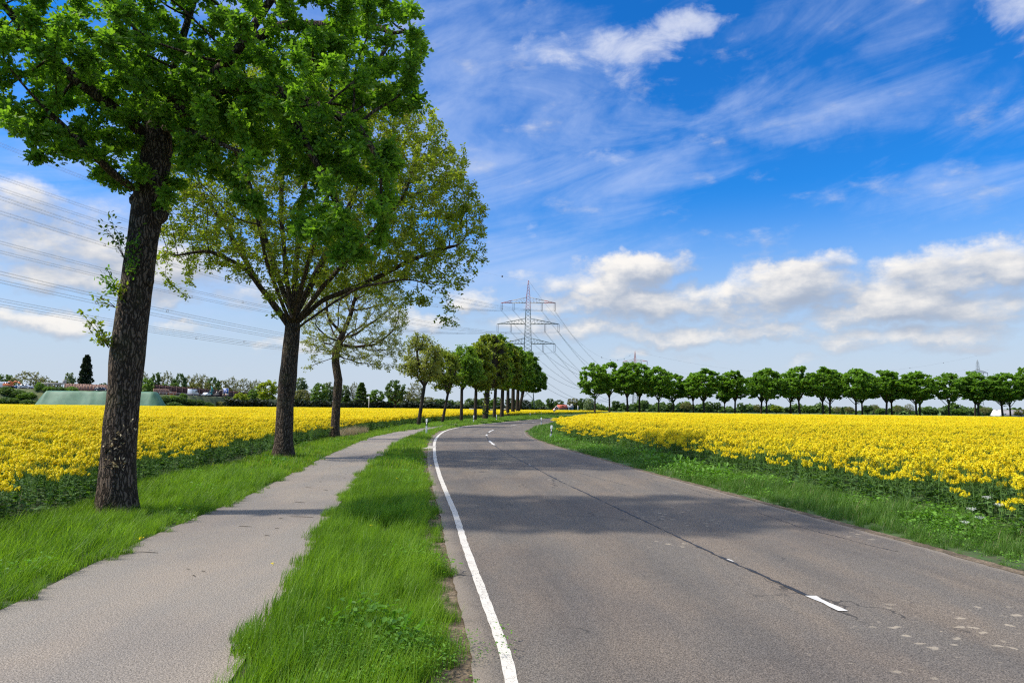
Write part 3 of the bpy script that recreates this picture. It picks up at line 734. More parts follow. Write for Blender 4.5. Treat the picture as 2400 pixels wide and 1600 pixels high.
# ------------------------------------------------------------------ rapeseed
def rape(seed, lod, n=1, side=0.0):
    r = np.random.default_rng(900 + seed + lod * 50); parts = []
    for k in range(n):
        bx, by = (0, 0) if n == 1 else r.uniform(-side / 2, side / 2, 2)
        h = r.uniform(.68, .93); lean = r.normal(0, .05, 2)
        top = np.array([bx + lean[0], by + lean[1], h])
        nb = {0: r.integers(8, 13), 1: 7, 2: 3}[lod]
        heads = [top] ; stems = []
        def pt(t): return np.array([bx + lean[0] * t * t, by + lean[1] * t * t, h * t])
        for b_ in range(nb):
            t = r.uniform(.62, .9); a = r.random() * 6.28; s0 = pt(t); L = (1 - t) * h * r.uniform(.75, 1.15) + .05
            hd = s0 + np.array([math.cos(a) * .095 + r.normal(0, .02), math.sin(a) * .095 + r.normal(0, .02), L]) ; heads.append(hd); stems.append((s0, hd))
        heads = np.array(heads)
        if lod == 0:
            mb = MB(); mb.tube([pt(0), pt(.5), pt(1)], [.008, .006, .004], 3, False)
            for a, b_ in stems: mb.tube([a, a * .5 + b_ * .5 + (b_ - a)[[0, 1, 2]] * (.12, .12, -.05), b_], [.004, .003, .002], 3, False)
            parts.append((np.concatenate(mb.V), [np.array(mb.F)], 1))
        elif lod == 1:
            mb = MB(); mb.tube([pt(0), pt(1)], [.009, .006], 3, False); parts.append((np.concatenate(mb.V), [np.array(mb.F)], 1))
        # florets: a rounded head over a short raceme
        nf = {0: 30, 1: 15, 2: 8}[lod]; sz = {0: .0165, 1: .031, 2: .058}[lod]; rad = {0: .027, 1: .042, 2: .075}[lod]
        Hc = np.repeat(heads, nf, 0); v = norm(r.normal(size=Hc.shape)); v[:, 2] = np.abs(v[:, 2]) * 1.1 - .55 * r.random(len(v)) ** 2 * 1.6
        C = Hc + v * (rad, rad, rad * 1.7) * r.uniform(.6, 1.15, (len(v), 1)); C[:, 2] -= .02
        Nn = norm(v + r.normal(0, .4, v.shape) + (0, 0, .4)); A = norm(np.cross(Nn, r.normal(size=Nn.shape)))
        T = (np.array([(-.5, -.5, 0), (.5, -.5, 0), (.5, .5, 0), (-.5, .5, 0)]), [(0, 1, 2, 3)])
        V, F = leafarr(C, A, Nn, sz * r.uniform(.7, 1.25, len(C)), T); parts.append((V, F, 0))
        # leaves low on the stem
        nl = {0: 20, 1: 9, 2: 3}[lod]; t = r.uniform(.05, .70, nl); a = r.random(nl) * 6.28
        C = np.stack([pt(x) for x in t]); A = np.stack([np.cos(a), np.sin(a), r.uniform(-.1, .6, nl)], 1)
        V, F = leafarr(C, A, norm(np.array([[0, 0, 1.]]) + r.normal(0, .3, (nl, 3))), np.where(t > .45, .075, .13) * r.uniform(.7, 1.3, nl) * (1.4 if lod else 1), T_leaf if lod == 0 else T_quad); parts.append((V, F, 2))
    V, F, fm = joinVF(parts); return kitobj('rape_l%d_%02d' % (lod, seed), V, F, [M['petal'], M['rapestem'], M['rapeleaf']], fm)
kit0 = [rape(i, 0) for i in range(7)]
kit1 = [rape(i, 1, 16, 1.1) for i in range(5)]
kit2 = [rape(i, 2, 44, 2.2) for i in range(4)]
def field(name, side, label):
    rng = np.random.default_rng(77 + side)
    edge = XFL if side < 0 else XFR
    yfar = (lambda x, y: y < 217 + np.maximum(0, .9 * (x + 112))) if side < 0 else (lambda x, y: y < 166)
    def sample(y0, y1, dens, ins):
        area_w = 340; out_ = []; y = y0
        while y < y1:
            h = max(.5, y * .02); w = (y + h) * .80 + 6 - 0; lo = -w if side < 0 else float(edge(y)) - 1; hi = float(edge(y)) + 1 if side < 0 else w
            if hi > lo:
                n = rng.poisson((hi - lo) * h * dens); X_ = rng.uniform(lo, hi, n); Y_ = rng.uniform(y, y + h, n)
                e = edge(Y_) ; k = (X_ < e - ins) if side < 0 else (X_ > e + ins); k &= yfar(X_, Y_)
                out_.append(np.stack([X_, Y_, np.zeros(n)], 1)[k])
            y += h
        return np.concatenate(out_)
    for tier, y0, y1, dens, ins, kit in (('', 4.0, 44, 17, .05, kit0), ('_mid', 43, 105, 1.5, .45, kit1), ('_far', 103, 275, .42, .9, kit2)):
        p = sample(y0, y1, dens, ins); n = len(p)
        if tier == '':
            e = np.abs(p[:, 0] - edge(p[:, 1])); e0 = np.clip(e / .5, 0, 1); p = p[rng.random(n) < .45 + .55 * e0]; n = len(p); e = np.abs(p[:, 0] - edge(p[:, 1]))
        else: e = np.full(n, 9.)
        lump = vsum(p[:, 0], p[:, 1], .9, 1.3) * .10 + vsum(p[:, 0], p[:, 1], .21, 4) * .08
        sc = (rng.uniform(.86, 1.06, n) if tier == '' else rng.uniform(.94, 1.03, n)) * (.88 + lump) * ((.90 if side < 0 else .84) + (.10 if side < 0 else .16) * np.clip(e / 1.0, 0, 1))
        if tier == '' and side > 0: sc = sc * np.where(e < .5, rng.uniform(.72, 1.08, n), 1.0)
        kk = [k.copy() for k in kit]
        for i, k in enumerate(kk): k.name = '%s%s_kit%02d' % (name, tier, i)
        o = scatter(name + tier, p, rng.random(n) * 6.28, sc, rng.integers(0, len(kit), n), kk, .07 if tier == '' else .02, 5 + side)
        tag(o, label + {'': ' close to the camera', '_mid': ' in the middle distance', '_far': ' towards its far edge'}[tier], 'rapeseed field', kind='stuff')
field('rapeseed_field_left', -1, 'flowering yellow rapeseed behind the roadside trees')
field('rapeseed_field_right', 1, 'flowering yellow rapeseed on the right of the road')
# white umbels at the edge of the right field
pu = []
for (x, y) in [(2278, 1193), (2296, 1213), (2313, 1166), (2340, 1183), (2262, 1224)]:
    q = at(x, y, 9.9); pu.append(q)
mb = MB(); r = np.random.default_rng(5)
root = None
for i, q in enumerate(pu):
    root = empty('cow_parsley', (q[0], q[1], 0))
    mb = MB(); mb.tube([(0, 0, 0), (.02, 0, q[2] * .6), (0, 0, q[2])], [.005, .004, .003], 4)
    for k in range(8):
        a = k * .785; mb.tube([(0, 0, q[2] - .04), (math.cos(a) * .03, math.sin(a) * .03, q[2] + .0)], .0015, 3)
    mb.build('stem', M['rapestem'], root)
    C = np.stack([r.normal(0, .035, 90), r.normal(0, .035, 90), q[2] + r.normal(.008, .008, 90)], 1)
    C[:, 2] = q[2] + .01 + .12 * (.0012 - ((C[:, :2]) ** 2).sum(1)); V, F = leafarr(C, norm(r.normal(0, 1, (90, 3)) * (1, 1, .1)), norm(r.normal(0, .3, (90, 3)) + (0, 0, 1)), np.full(90, .016), T_quad)
    parts_ = []; rays = MB()
    for k in range(11):
        a_ = k * 2.4; rd = .012 + .045 * (k / 11) ** .6; tip = np.array([math.cos(a_) * rd, math.sin(a_) * rd, q[2] + .02 - rd * .15]); rays.tube([(0, 0, q[2] - .025), tip], .0012, 3)
        Ck = tip + r.normal(0, .006, (9, 3)); parts_.append((*leafarr(Ck, norm(r.normal(0, 1, (9, 3)) * (1, 1, .1)), norm(r.normal(0, .3, (9, 3)) + (0, 0, 1)), np.full(9, .010), T_quad), 0))
    parts_.append((np.concatenate(rays.V), [np.array([f for f in rays.F if len(f) == k_]) for k_ in (3, 4)], 0))
    V, F, _fm = joinVF(parts_)
    obj('flower', mesh('flower', V, F, M['white_flower']), root)
    tag(root, ['cow parsley with a dense white head, second from the left', 'cow parsley with white flowers low in the middle of the group', 'tallest white cow parsley among the yellow rape', 'rightmost white cow parsley at the right field edge', 'lowest white cow parsley, at the left of the group'][i], 'wild flower', 'cow parsley plants at the field edge')

# ------------------------------------------------------------------ the roadside trees on the left
def lobe(base, x, y, Y, rx, ry, rz, w=1.0):
    p = at(x, y, Y) - np.array(base); return (p[0], p[1], p[2], rx, ry, rz, w)
def path_(base, L): return [tuple(at(x, y, Y) - np.array(base)) for x, y, Y in L]
# 1: the big oak by the left edge of the picture
B1 = np.array([*gnd(272, 1206), 0.0])
Y1 = B1[1]
tr1 = [(0, 0, -.1), (0, 0, 0)] + path_(B1, [(281, 1000, Y1), (300, 800, Y1), (318, 680, Y1 + .05), (340, 520, Y1 + .1), (356, 430, Y1 + .15), (370, 350, Y1 + .2), (378, 250, Y1 + .3)])
lb1 = [lobe(B1, 70, 130, 10.4, 1.35, 1.8, 1.3), lobe(B1, 150, 330, 10.2, .75, 1.2, .85), lobe(B1, 225, 420, 10.6, .6, 1.0, .42), lobe(B1, 190, 200, 10.8, 1.4, 2, 1.3), lobe(B1, 340, 130, 10.6, 2.0, 2.3, 1.6, .8),
       lobe(B1, 620, 110, 10.8, 2.0, 2.2, 1.7), lobe(B1, 860, 90, 10.4, 1.05, 1.8, .95, 1.3), lobe(B1, 770, 280, 10.2, 1.05, 1.7, 1.0, 1.3), lobe(B1, 845, 450, 10.0, .66, 1.2, 1.0, 1.4), lobe(B1, 760, 560, 9.9, .5, .8, .5, 1.2),
       lobe(B1, 720, 370, 10.0, .8, 1.1, .7, 1.2), lobe(B1, 880, 330, 9.9, .5, .8, .8, 1.3), lobe(B1, 800, 520, 9.9, .55, .8, .8, 1.3), lobe(B1, 930, 200, 10.2, .5, .8, .7, 1.2), lobe(B1, 560, 330, 10.4, 1.05, 1.3, .8), lobe(B1, 640, 430, 10.3, .6, 1.0, .7), lobe(B1, 410, 440, 10.8, .38, .7, .4), lobe(B1, 270, 300, 11.2, .9, 1.2, 1.0)]
def pl1(*L): return path_(B1, [(x * 1.0204, y * 1.0204, Y1 + d) for x, y, d in L])
sc1 = [pl1((352, 345, .2), (300, 275, 0), (205, 205, -.3), (110, 130, -.6), (10, 10, -1.0), (-60, -60, -1.2)), pl1((365, 300, .2), (325, 200, .3), (312, 80, .5), (300, -60, .8), (290, -200, 1)),
       pl1((372, 260, .3), (395, 170, .2), (425, 60, .1), (470, -60, 0), (500, -180, 0)), pl1((374, 250, .3), (450, 205, -.3), (540, 130, -.8), (610, 20, -1), (680, -80, -1.2)),
       pl1((372, 262, .3), (450, 240, -.2), (530, 185, -.6), (640, 215, -1.0), (740, 250, -1.2), (830, 320, -1.4)), pl1((312, 450, 0), (275, 415, -.3), (215, 350, -.8), (150, 300, -1.1)),
       pl1((360, 330, .2), (330, 260, 1.0), (240, 220, 1.8), (120, 240, 2.2)), pl1((372, 270, .3), (470, 150, .8), (640, 60, 1.2), (820, 60, .9), (960, 70, .6)), pl1((374, 290, .3), (440, 300, -.6), (500, 330, -1.1), (560, 350, -1.3)),
       pl1((640, 215, -1.0), (700, 330, -1.1), (760, 430, -1.1), (800, 560, -1.1)), pl1((740, 250, -1.2), (830, 290, -1.2), (880, 400, -1.2), (870, 480, -1.1))]
t1 = make_tree('oak_tree', 11, tr1, lb1, 3600, .18, .30, 3.75, .262, .235,
               dict(nros=16500, perros=7, size=.092, T=T_oak(), rtwig=.68, sig=.05, droop=.2, up=.55), (M['bark'], M['oak']), tuple(B1), up=.0, bend=.2, wob=.10, expo=2.2, scaf=sc1, voids=.34, flare=.3)
tag(t1, 'large dark oak in full leaf with the thick leaning trunk', 'tree', 'trees lining the cycle path')
# knots and water shoots on its trunk
r = np.random.default_rng(3)
mb = MB()
for (x, y, s_) in [(378, 505, .11), (318, 470, .10), (352, 660, .06)]:
    q = at(x, y, Y1 + .0) - B1
    ring = []; 
    a = np.linspace(0, 2 * math.pi, 12, endpoint=False)
    V_ = [q + np.array([0, 0, s_ * 1.5])]
    for j, (zz, rr) in enumerate(((1.0, .6), (.3, 1.0), (-.5, .9), (-1.1, .45))):
        V_ += [q + np.array([math.cos(w) * s_ * rr, math.sin(w) * s_ * rr, zz * s_]) for w in a]
    V_.append(q + np.array([0, 0, -s_ * 1.5]))
    F_ = [(0, 1 + j, 1 + (j + 1) % 12) for j in range(12)]
    for k in range(3): F_ += [(1 + k * 12 + j, 1 + (k + 1) * 12 + j, 1 + (k + 1) * 12 + (j + 1) % 12, 1 + k * 12 + (j + 1) % 12) for j in range(12)]
    F_ += [(49, 37 + (j + 1) % 12, 37 + j) for j in range(12)]
    kb = MB().add(V_, F_); kb.build('knot', M['bark'], t1, True)
for i, (x, y, tx, ty, n, mt) in enumerate([(296, 615, 255, 520, 60, 'young'), (292, 575, 262, 545, 40, 'oak'), (290, 640, 310, 602, 50, 'oak'), (284, 690, 232, 650, 90, 'oak'), (280, 700, 290, 670, 50, 'young'),
                                        (270, 720, 240, 705, 40, 'young'), (255, 815, 205, 745, 110, 'young'), (262, 800, 240, 790, 90, 'young'), (300, 630, 330, 535, 30, 'oak')] +
                              [(247, 1045, 305, 1000, 26, 'dry'), (245, 1090, 285, 1082, 30, 'dry'), (246, 1062, 262, 1035, 22, 'dry')]):
    a = at(x, y, Y1 - .22) - B1; b_ = at(tx, ty, Y1 - .34) - B1; mb = MB()
    tips = []
    for k in range(3):
        e = b_ + r.normal(0, .06, 3); mb.tube([a, (a + e) / 2 + r.normal(0, .02, 3), e], [.008, .005, .002], 4)
        for tt in np.linspace(.3, 1, 6): tips.append(a * (1 - tt) + e * tt)
    root = mb.build('shoot', M['bark_far'], t1)
    tips = np.array(tips); C = tips[r.integers(0, len(tips), n)] + r.normal(0, .045, (n, 3))
    V, F = leafarr(C, norm(r.normal(0, 1, (n, 3))), norm(r.normal(0, .6, (n, 3)) + (0, 0, 1)), np.full(n, .075 if mt != 'dry' else .05), T_oak() if mt != 'dry' else T_leaf)
    obj('shoot_leaves', mesh('shoot_leaves', V, F, M[mt]), root)
# 2: wide tree, young yellow green leaves
B2 = np.array([*gnd(664, 1074), 0.0]); Y2 = B2[1]
tr2 = [(0, 0, -.1), (0, 0, 0)] + path_(B2, [(668, 950, Y2), (678, 850, Y2), (684, 780, Y2), (688, 735, Y2)])
rs = np.random.default_rng(8)
lb2 = [lobe(B2, 730, 440, Y2, 5.6, 5.0, 3.9), lobe(B2, 960, 500, Y2 - 1, 2.7, 3.2, 2.3), lobe(B2, 850, 300, Y2, 2.2, 3, 1.6), lobe(B2, 480, 520, Y2, 1.9, 3.0, 1.6), lobe(B2, 430, 630, Y2 - 1, .9, 1.5, .6, .7),
       lobe(B2, 1060, 620, Y2 - 1.5, 1.1, 1.6, 1.0, .9), lobe(B2, 1050, 725, Y2 - 1.5, .55, .8, .6, 1.3), lobe(B2, 970, 690, Y2 - 1.5, .8, .8, .45, 1.0), lobe(B2, 1110, 600, Y2 - 1.5, .55, .9, .8, 1.2), lobe(B2, 630, 300, Y2 + 1, 3.4, 3.5, 2.2), lobe(B2, 420, 680, Y2 - 1, .35, .5, .35, .6), lobe(B2, 640, 720, Y2 - 2, .9, .9, .35, .5), lobe(B2, 930, 690, Y2 - 2, 1.2, 1.2, .5, .5)]
def pl2(*L): return path_(B2, [(x * 1.0204, y * 1.0204, Y2 + d) for x, y, d in L])
sc2 = [pl2((668, 760, 0), (620, 690, -.5), (560, 610, -1), (480, 575, -1.5), (390, 590, -2)), pl2((668, 755, 0), (600, 660, .3), (530, 540, .8), (460, 440, 1.2)), pl2((670, 740, 0), (640, 640, .5), (600, 520, 1.2), (560, 380, 1.6)),
       pl2((672, 735, 0), (655, 620, 0), (645, 480, 0), (650, 330, 0)), pl2((672, 735, 0), (680, 620, 1), (690, 480, 1.5), (720, 330, 2)), pl2((672, 740, 0), (700, 640, -.4), (735, 520, -.8), (770, 380, -1)),
       pl2((674, 740, 0), (730, 620, .6), (800, 480, 1), (860, 330, 1.2)), pl2((676, 750, 0), (740, 660, -.8), (830, 560, -1.4), (930, 450, -1.8)), pl2((676, 755, 0), (740, 690, -.2), (840, 650, -.4), (960, 590, -.6), (1060, 560, -.8)),
       pl2((676, 760, 0), (730, 720, -1), (820, 660, -2), (930, 640, -2.6), (1030, 660, -3)), pl2((668, 750, 0), (640, 680, -1.2), (610, 590, -2.4), (590, 500, -3.2)), pl2((670, 750, 0), (690, 660, -1.4), (720, 560, -2.8), (750, 450, -3.6))]
t2 = make_tree('maple_tree', 21, tr2, lb2, 7500, .20, .29, 4.2, .295, .255,
               dict(nros=36000, perros=4, size=.098, T=T_leaf, rtwig=.75, sig=.07, droop=.25, up=.35), (M['bark'], M['young']), tuple(B2), up=.10, bend=.16, wob=.07, expo=2.05, rmin=.0075, scaf=sc2, voids=.12, flare=.4)
tag(t2, 'wide spreading tree with sparse yellow green spring leaves, second from the camera', 'tree', 'trees lining the cycle path')
# 3: slender, barely in leaf
B3 = np.array([*gnd(784, 1029), 0.0]); Y3 = B3[1]
tr3 = [(0, 0, -.1), (0, 0, 0)] + path_(B3, [(788, 950, Y3), (793, 890, Y3), (786, 850, Y3), (787, 825, Y3), (800, 790, Y3)])
lb3 = [lobe(B3, 835, 745, Y3, 3.0, 2.8, 2.7), lobe(B3, 760, 800, Y3, 1.3, 1.5, 1.1), lobe(B3, 725, 850, Y3, .5, .6, .6, .6), lobe(B3, 900, 830, Y3, 1.3, 1.5, 1.0, .8), lobe(B3, 820, 650, Y3, 2.2, 2.2, 1.6)]
t3 = make_tree('young_oak_tree', 31, tr3, lb3, 3200, .20, .30, 4.4, .235, .20,
               dict(nros=9000, perros=4, size=.075, T=T_quad, rtwig=.7, sig=.07, droop=.35, up=.3), (M['bark'], M['sparse']), tuple(B3), up=.03, bend=.22, expo=2.2, wob=.08, voids=.2)
tag(t3, 'slender crooked tree with half bare drooping twigs, third from the camera', 'tree', 'trees lining the cycle path')
# 4-13: the alley round the bend
def alley(name, seed, px, py, Y, ytop, ybot, xl, xr, lean, mat, fork, rb, nros, natt, label, leafsz=.24, dens=1.0):
    Y = CV(Y); x0, _, _ = at(px, py, Y); base = np.array([x0, Y, 0.])
    zt = at(px, ytop, Y)[2]; zb = at(px, ybot, Y)[2]; xa = at(xl, py, Y)[0] - x0; xb = at(xr, py, Y)[0] - x0
    cx = (xa + xb) / 2; rx = (xb - xa) / 2; cz = (zt + zb) / 2; rz = (zt - zb) / 2
    tr = [(0, 0, -.1), (0, 0, 0), (lean * .5, 0, fork * .5), (lean, 0, fork), (lean * 1.1 + cx * .1, 0, fork + (zt - fork) * .25)]
    lb = [(cx, 0, cz + rz * .05, rx * .92, rx * .95, rz * .95), (cx - rx * .45, 0, cz - rz * .35, rx * .55, rx * .6, rz * .5), (cx + rx * .4, .5, cz - rz * .25, rx * .6, rx * .6, rz * .55), (cx, 0, cz + rz * .55, rx * .55, rx * .6, rz * .45)]
    t = make_tree(name, seed, tr, lb, natt, max(.3, rx * .1), max(.5, rx * .17), fork - .2, rb, rb * .82,
                  dict(nros=nros, perros=3, size=leafsz, T=T_clump if leafsz > .2 else T_quad, rtwig=.8, sig=.2, droop=.15, up=.45, flat=.8), (M['bark_far'], mat), tuple(base), up=.06, bend=.2, expo=2.3, voids=.22, scaf=fan(seed, (lean, 0, fork), zt, rx, 5, .5))
    tag(t, label, 'tree', 'trees lining the cycle path')
    return t
alley('young_oak_tree', 41, 980, 997, 62, 776, 905, 930, 1040, .5, M['sparse'], 3.9, .17, 2600, 700, 'thin tree with sparse olive leaves just left of the first white delineator post', .17)
alley('small_oak_tree', 51, 1036, 990, 76, 815, 921, 996, 1078, .6, M['alley1'], 3.4, .15, 3600, 700, 'small tree with a leaning trunk and olive leaves, fifth along the path', .19)
alley('small_oak_tree', 61, 1081, 988, 82, 812, 912, 1040, 1136, 0, M['alley2'], 4.0, .19, 5200, 800, 'tree with a clearly forked trunk and fresh green leaves, sixth along the path', .2)
alley('oak_tree', 71, 1113, 986, 92, 798, 925, 1078, 1160, .1, M['alley1'], 4.6, .22, 4200, 700, 'olive tree whose trunk stands behind the second delineator post', .22)
alley('oak_tree', 81, 1137, 983.5, 101, 782, 920, 1095, 1195, .3, M['alley1'], 5.0, .40, 6500, 900, 'tall tree with the thickest trunk and brown green crown in the middle of the alley', .24)
alley('oak_tree', 91, 1158, 981, 112, 782, 922, 1125, 1205, .2, M['alley2'], 5.2, .27, 5200, 800, 'tall tree just right of the thickest trunk, its crown topmost in the alley', .24)
alley('oak_tree', 101, 1176, 978, 124, 800, 922, 1145, 1225, .1, M['alley1'], 5.4, .33, 5200, 800, 'straight dark trunked tree, ninth along the cycle path', .26)
alley('oak_tree', 111, 1190, 976, 137, 806, 918, 1160, 1240, 0, M['alley2'], 5.8, .32, 5200, 800, 'tree left of the closely standing mossy trunks', .28)
alley('oak_tree', 121, 1202, 975, 150, 818, 920, 1178, 1255, 0, M['alley2'], 6.0, .40, 5200, 800, 'tree with a mossy lit trunk near the end of the alley', .3)
alley('oak_tree', 131, 1211.5, 974.5, 160, 822, 922, 1186, 1270, .2, M['alley3'], 6.2, .38, 6000, 900, 'last tree but one, dark green and standing before the pylon foot', .3)
alley('oak_tree', 141, 1213, 973.5, 172, 862, 924, 1205, 1286, 1.5, M['alley3'], 6.5, .36, 5000, 800, 'last tree of the alley, its dark crown reaching farthest over the road', .3)

# ------------------------------------------------------------------ reusable far trees: unit variants
def proto(name, seed, h, lobes, fork, rb, leafmat_, nros, size, natt=450, step=None, perros=2, T=None, flat=.8, barkm='bark_far', rtwig=.8, up=.08, bend=.2, sig=.25, shell=.6, voids=0.0, rmin=.02):
    lean = np.random.default_rng(seed).normal(0, .15, 2)
    tr = [(0, 0, -.3), (0, 0, 0), (lean[0], lean[1], fork * .6), (lean[0] * 1.6, lean[1] * 1.6, fork), (lean[0] * 1.2, lean[1], fork + (h - fork) * .3)]
    t = make_tree(name, seed, tr, lobes, natt, step or h * .035, (step or h * .035) * 1.7, fork - .2, rb, rb * .8,
                  dict(nros=nros, perros=perros, size=size, T=T or T_clump, rtwig=rtwig, sig=sig, droop=.1, up=.7, flat=flat), (M[barkm], M[leafmat_]), (0, 0, 0), up=up, bend=bend, expo=2.3, rmin=rmin, shell=shell, voids=voids, scaf=fan(seed, (lean[0] * 1.6, lean[1] * 1.6, fork), h, max(l[3] for l in lobes), 6, .6))
    return t
placed = set()
def place(src, x, y, sx, sz, rz, name=None):
    if src.name in placed: c = copy_tree(src)
    else: placed.add(src.name); c = src
    c.location = (x, y, 0); c.scale = (sx, sx, sz); c.rotation_euler = (0, 0, rz)
    return c
# row of maples across the right field
rowv = []
for i, (lb_, fk) in enumerate([([(0, 0, 9.0, 3.7, 3.7, 4.2), (-1.9, .5, 7.3, 2.5, 2.4, 2.2), (2.0, -.4, 7.6, 2.3, 2.3, 2.3)], 4.3),
                              ([(-.4, 0, 9.4, 3.4, 3.4, 3.9), (1.8, 0, 7.6, 2.7, 2.7, 2.5), (-2.4, 1, 7.2, 1.8, 2, 1.8)], 4.7),
                              ([(0, 0, 8.9, 4.2, 4.0, 4.0), (.6, 0, 10.6, 2.4, 2.6, 2.6), (2.7, 0, 6.8, 1.9, 2, 1.7), (-3.0, 0, 7.2, 1.7, 2, 1.6)], 4.1),
                              ([(.3, 0, 9.4, 2.9, 3.0, 4.2), (-1.3, 0, 7.2, 2.0, 2.2, 1.9)], 5.0),
                              ([(-.3, 0, 8.8, 3.6, 3.6, 4.1), (-2.7, 0, 7.4, 1.9, 2.0, 1.9), (1.8, 0, 10.6, 1.8, 2, 2.2)], 4.4)]):
    rowv.append(proto('maple_tree', 300 + i, 13.4, lb_, fk, .23, 'row', 3300, .36, 620, .42, 3, flat=.6, sig=.20, up=.05, rtwig=.8, bend=.22, shell=.75, voids=.25))
ROW = [(1394, 849, 176, 0, 'first tree of the far row on the left, low limb reaching left'), (1429, 848, 186, 1, 'tree with a forked trunk, second in the far row across the right field'), (1472, 850, 176, 3, 'tree with a strongly curved trunk in the far row, under the red mast tip'),
       (1499, 850, 188, 1, 'straight tree just right of the curved trunk in the far row'), (1544, 857, 176, 2, 'tree with a bush of limbs from mid trunk, fifth in the far row'), (1578, 872, 186, 0, 'lower tree, sixth in the far row across the right field'),
       (1626, 874, 190, 3, 'thin trunked small tree, seventh in the far row'), (1651, 862, 176, 4, 'open crowned tree, eighth in the far row, sky showing through its crown'), (1699, 890, 190, 3, 'thinnest and lowest tree of the far row, left of a wide gap'),
       (1722, 870, 176, 3, 'narrow crowned tree, tenth in the far row with upright limbs'), (1783, 872, 188, 1, 'tree with a slanting low limb, left one of the widest pair in the far row'), (1797, 861, 176, 2, 'broadest domed tree in the far row, its trunk forking low'),
       (1854, 866, 188, 0, 'tree with foliage low on its trunk, thirteenth in the far row'), (1875, 858, 176, 1, 'straight trunked tree with bright leaves, fourteenth in the far row'), (1930, 858, 177, 4, 'tallest domed tree in the middle of the far row, left trunk of its pair'),
       (1945, 864, 188, 2, 'tree right behind the tallest dome, dark straight trunk'), (2006, 862, 176, 2, 'left tree of the pair right of the tallest dome, thick forked trunk'), (2021, 866, 188, 0, 'dark trunked tree, right one of the pair beside the forked trunk'),
       (2076, 867, 176, 1, 'tree with a double stem, nineteenth in the far row'), (2090, 874, 188, 3, 'slim tree leaning right, twentieth in the far row'), (2148, 868, 176, 0, 'left trunk of the close pair with a flat top, far row'),
       (2155, 872, 188, 4, 'right trunk of the close pair with a flat top, far row'), (2223, 872, 177, 2, 'tree standing alone with a trunk widening at the foot, far row'), (2284, 870, 186, 1, 'straight left trunk below the grey pylon, far row'),
       (2293, 874, 176, 4, 'forked right trunk below the grey pylon, far row'), (2350, 872, 176, 0, 'forked tree in front of the white barn gable'), (2368, 873, 185, 2, 'straight tree in front of the barn roof'), (2412, 862, 176, 3, 'tree cut off by the right edge of the picture')]
rr = np.random.default_rng(12)
for i, (px, ytop, Y, v, lab) in enumerate(ROW):
    x = at(px, 965, Y)[0]; h = at(px, ytop, Y)[2]
    t = place(rowv[v], x, Y, h / 13.2 * rr.uniform(.98, 1.32), h / 13.2, rr.uniform(-.5, .5) + (math.pi if rr.random() < .5 and i != 0 else 0)); tag(t, lab, 'tree', 'row of trees across the right field')

# ------------------------------------------------------------------ delineator posts
M['post_white'] = plain('white_plastic', (.80, .80, .77), .5, var=.04)
M['post_black'] = plain('black_plastic', (.015, .015, .016), .5)
M['reflector'] = plain('grey_reflector', (.75, .75, .72), .2)
def post(px, pyb, pyt, lab, side=1, tilt=0, Yo=None):
    X_, Y_ = gnd(px, pyb) if Yo is None else (at(px, pyb, Yo)[0], Yo); h = at(px, pyt, Y_)[2]; h = min(max(h, .8), 1.2)
    root = empty('delineator_post', (X_, Y_, 0), 0); root.rotation_euler = (0, math.radians(tilt), 0)
    w = .06
    def seg(z0, z1, name, mat, e=0, slope=0):
        V = []
        for z in (z0, z1):
            for i, (a, b_) in enumerate(((-w, -.045), (w, -.045), (w * .55, .05), (-w * .55, .05))):
                V.append((a * (1 + e) , b_ * (1 + e), z - (0.045 if (slope and z == z1 and i >= 2) else 0)))
        return MB().add(V, [(0, 3, 2, 1), (4, 5, 6, 7), (0, 1, 5, 4), (1, 2, 6, 5), (2, 3, 7, 6), (3, 0, 4, 7)]).build(name, mat, root, bevel=.006)
    seg(-.1, h, 'body', M['post_white'], 0, 1)
    b_ = seg(h - .46, h - .20, 'black_band', M['post_black'], .03)
    MB().box(-.022, .022, -.055, -.047, h - .42, h - .24).build('reflector', M['reflector'], b_)
    tag(root, lab, 'post', 'delineator posts along the road'); return root
post(999.5, 1016.6, 981, 'largest black and white delineator post, in the grass left of the road')
post(1110, 991, 973, 'second delineator post on the left, in front of the alley trunks')
post(1163.6, 986.4, 972, 'third delineator post on the left, right of a thick trunk')
post(1290, 1029.6, 998, 'slightly tilted delineator post in the verge of the right field', tilt=5)
post(1268.6, 996.6, 981, 'small delineator post at the inside of the bend by the yellow corner')
post(1242.3, 975.5, 969, 'tiny delineator post below the pylon foot', Yo=128)
post(1253.7, 973.8, 968, 'tiny delineator post right of the pylon foot', Yo=150)
post(1269, 974, 967.5, 'tiny delineator post before the bush at the end of the bend', Yo=160)
# chevron-coloured round sign at the far bend
X_, _, _ = at(1299, 970, 165)
root = empty('round_sign', (X_, 165, 0))
M['red'] = plain('sign_red', (.45, .06, .03), .5); M['steel'] = plain('galvanised_steel', (.32, .33, .33), .5, .6, var=.15)
mb = MB(); mb.tube([(0, 0, 0), (0, 0, 1.6)], .03, 6); mb.build('pole', M['steel'], root)
a = np.linspace(0, 2 * math.pi, 20, endpoint=False)
MB().prism([(math.cos(w) * .38, 1.35 + math.sin(w) * .38) for w in a], -.06, -.03).build('rim', M['red'], root)
MB().prism([(math.cos(w) * .26, 1.35 + math.sin(w) * .26) for w in a], -.085, -.062).build('face', M['post_white'], root)
tag(root, 'small red rimmed round sign at the far bend before the farmhouse', 'sign')
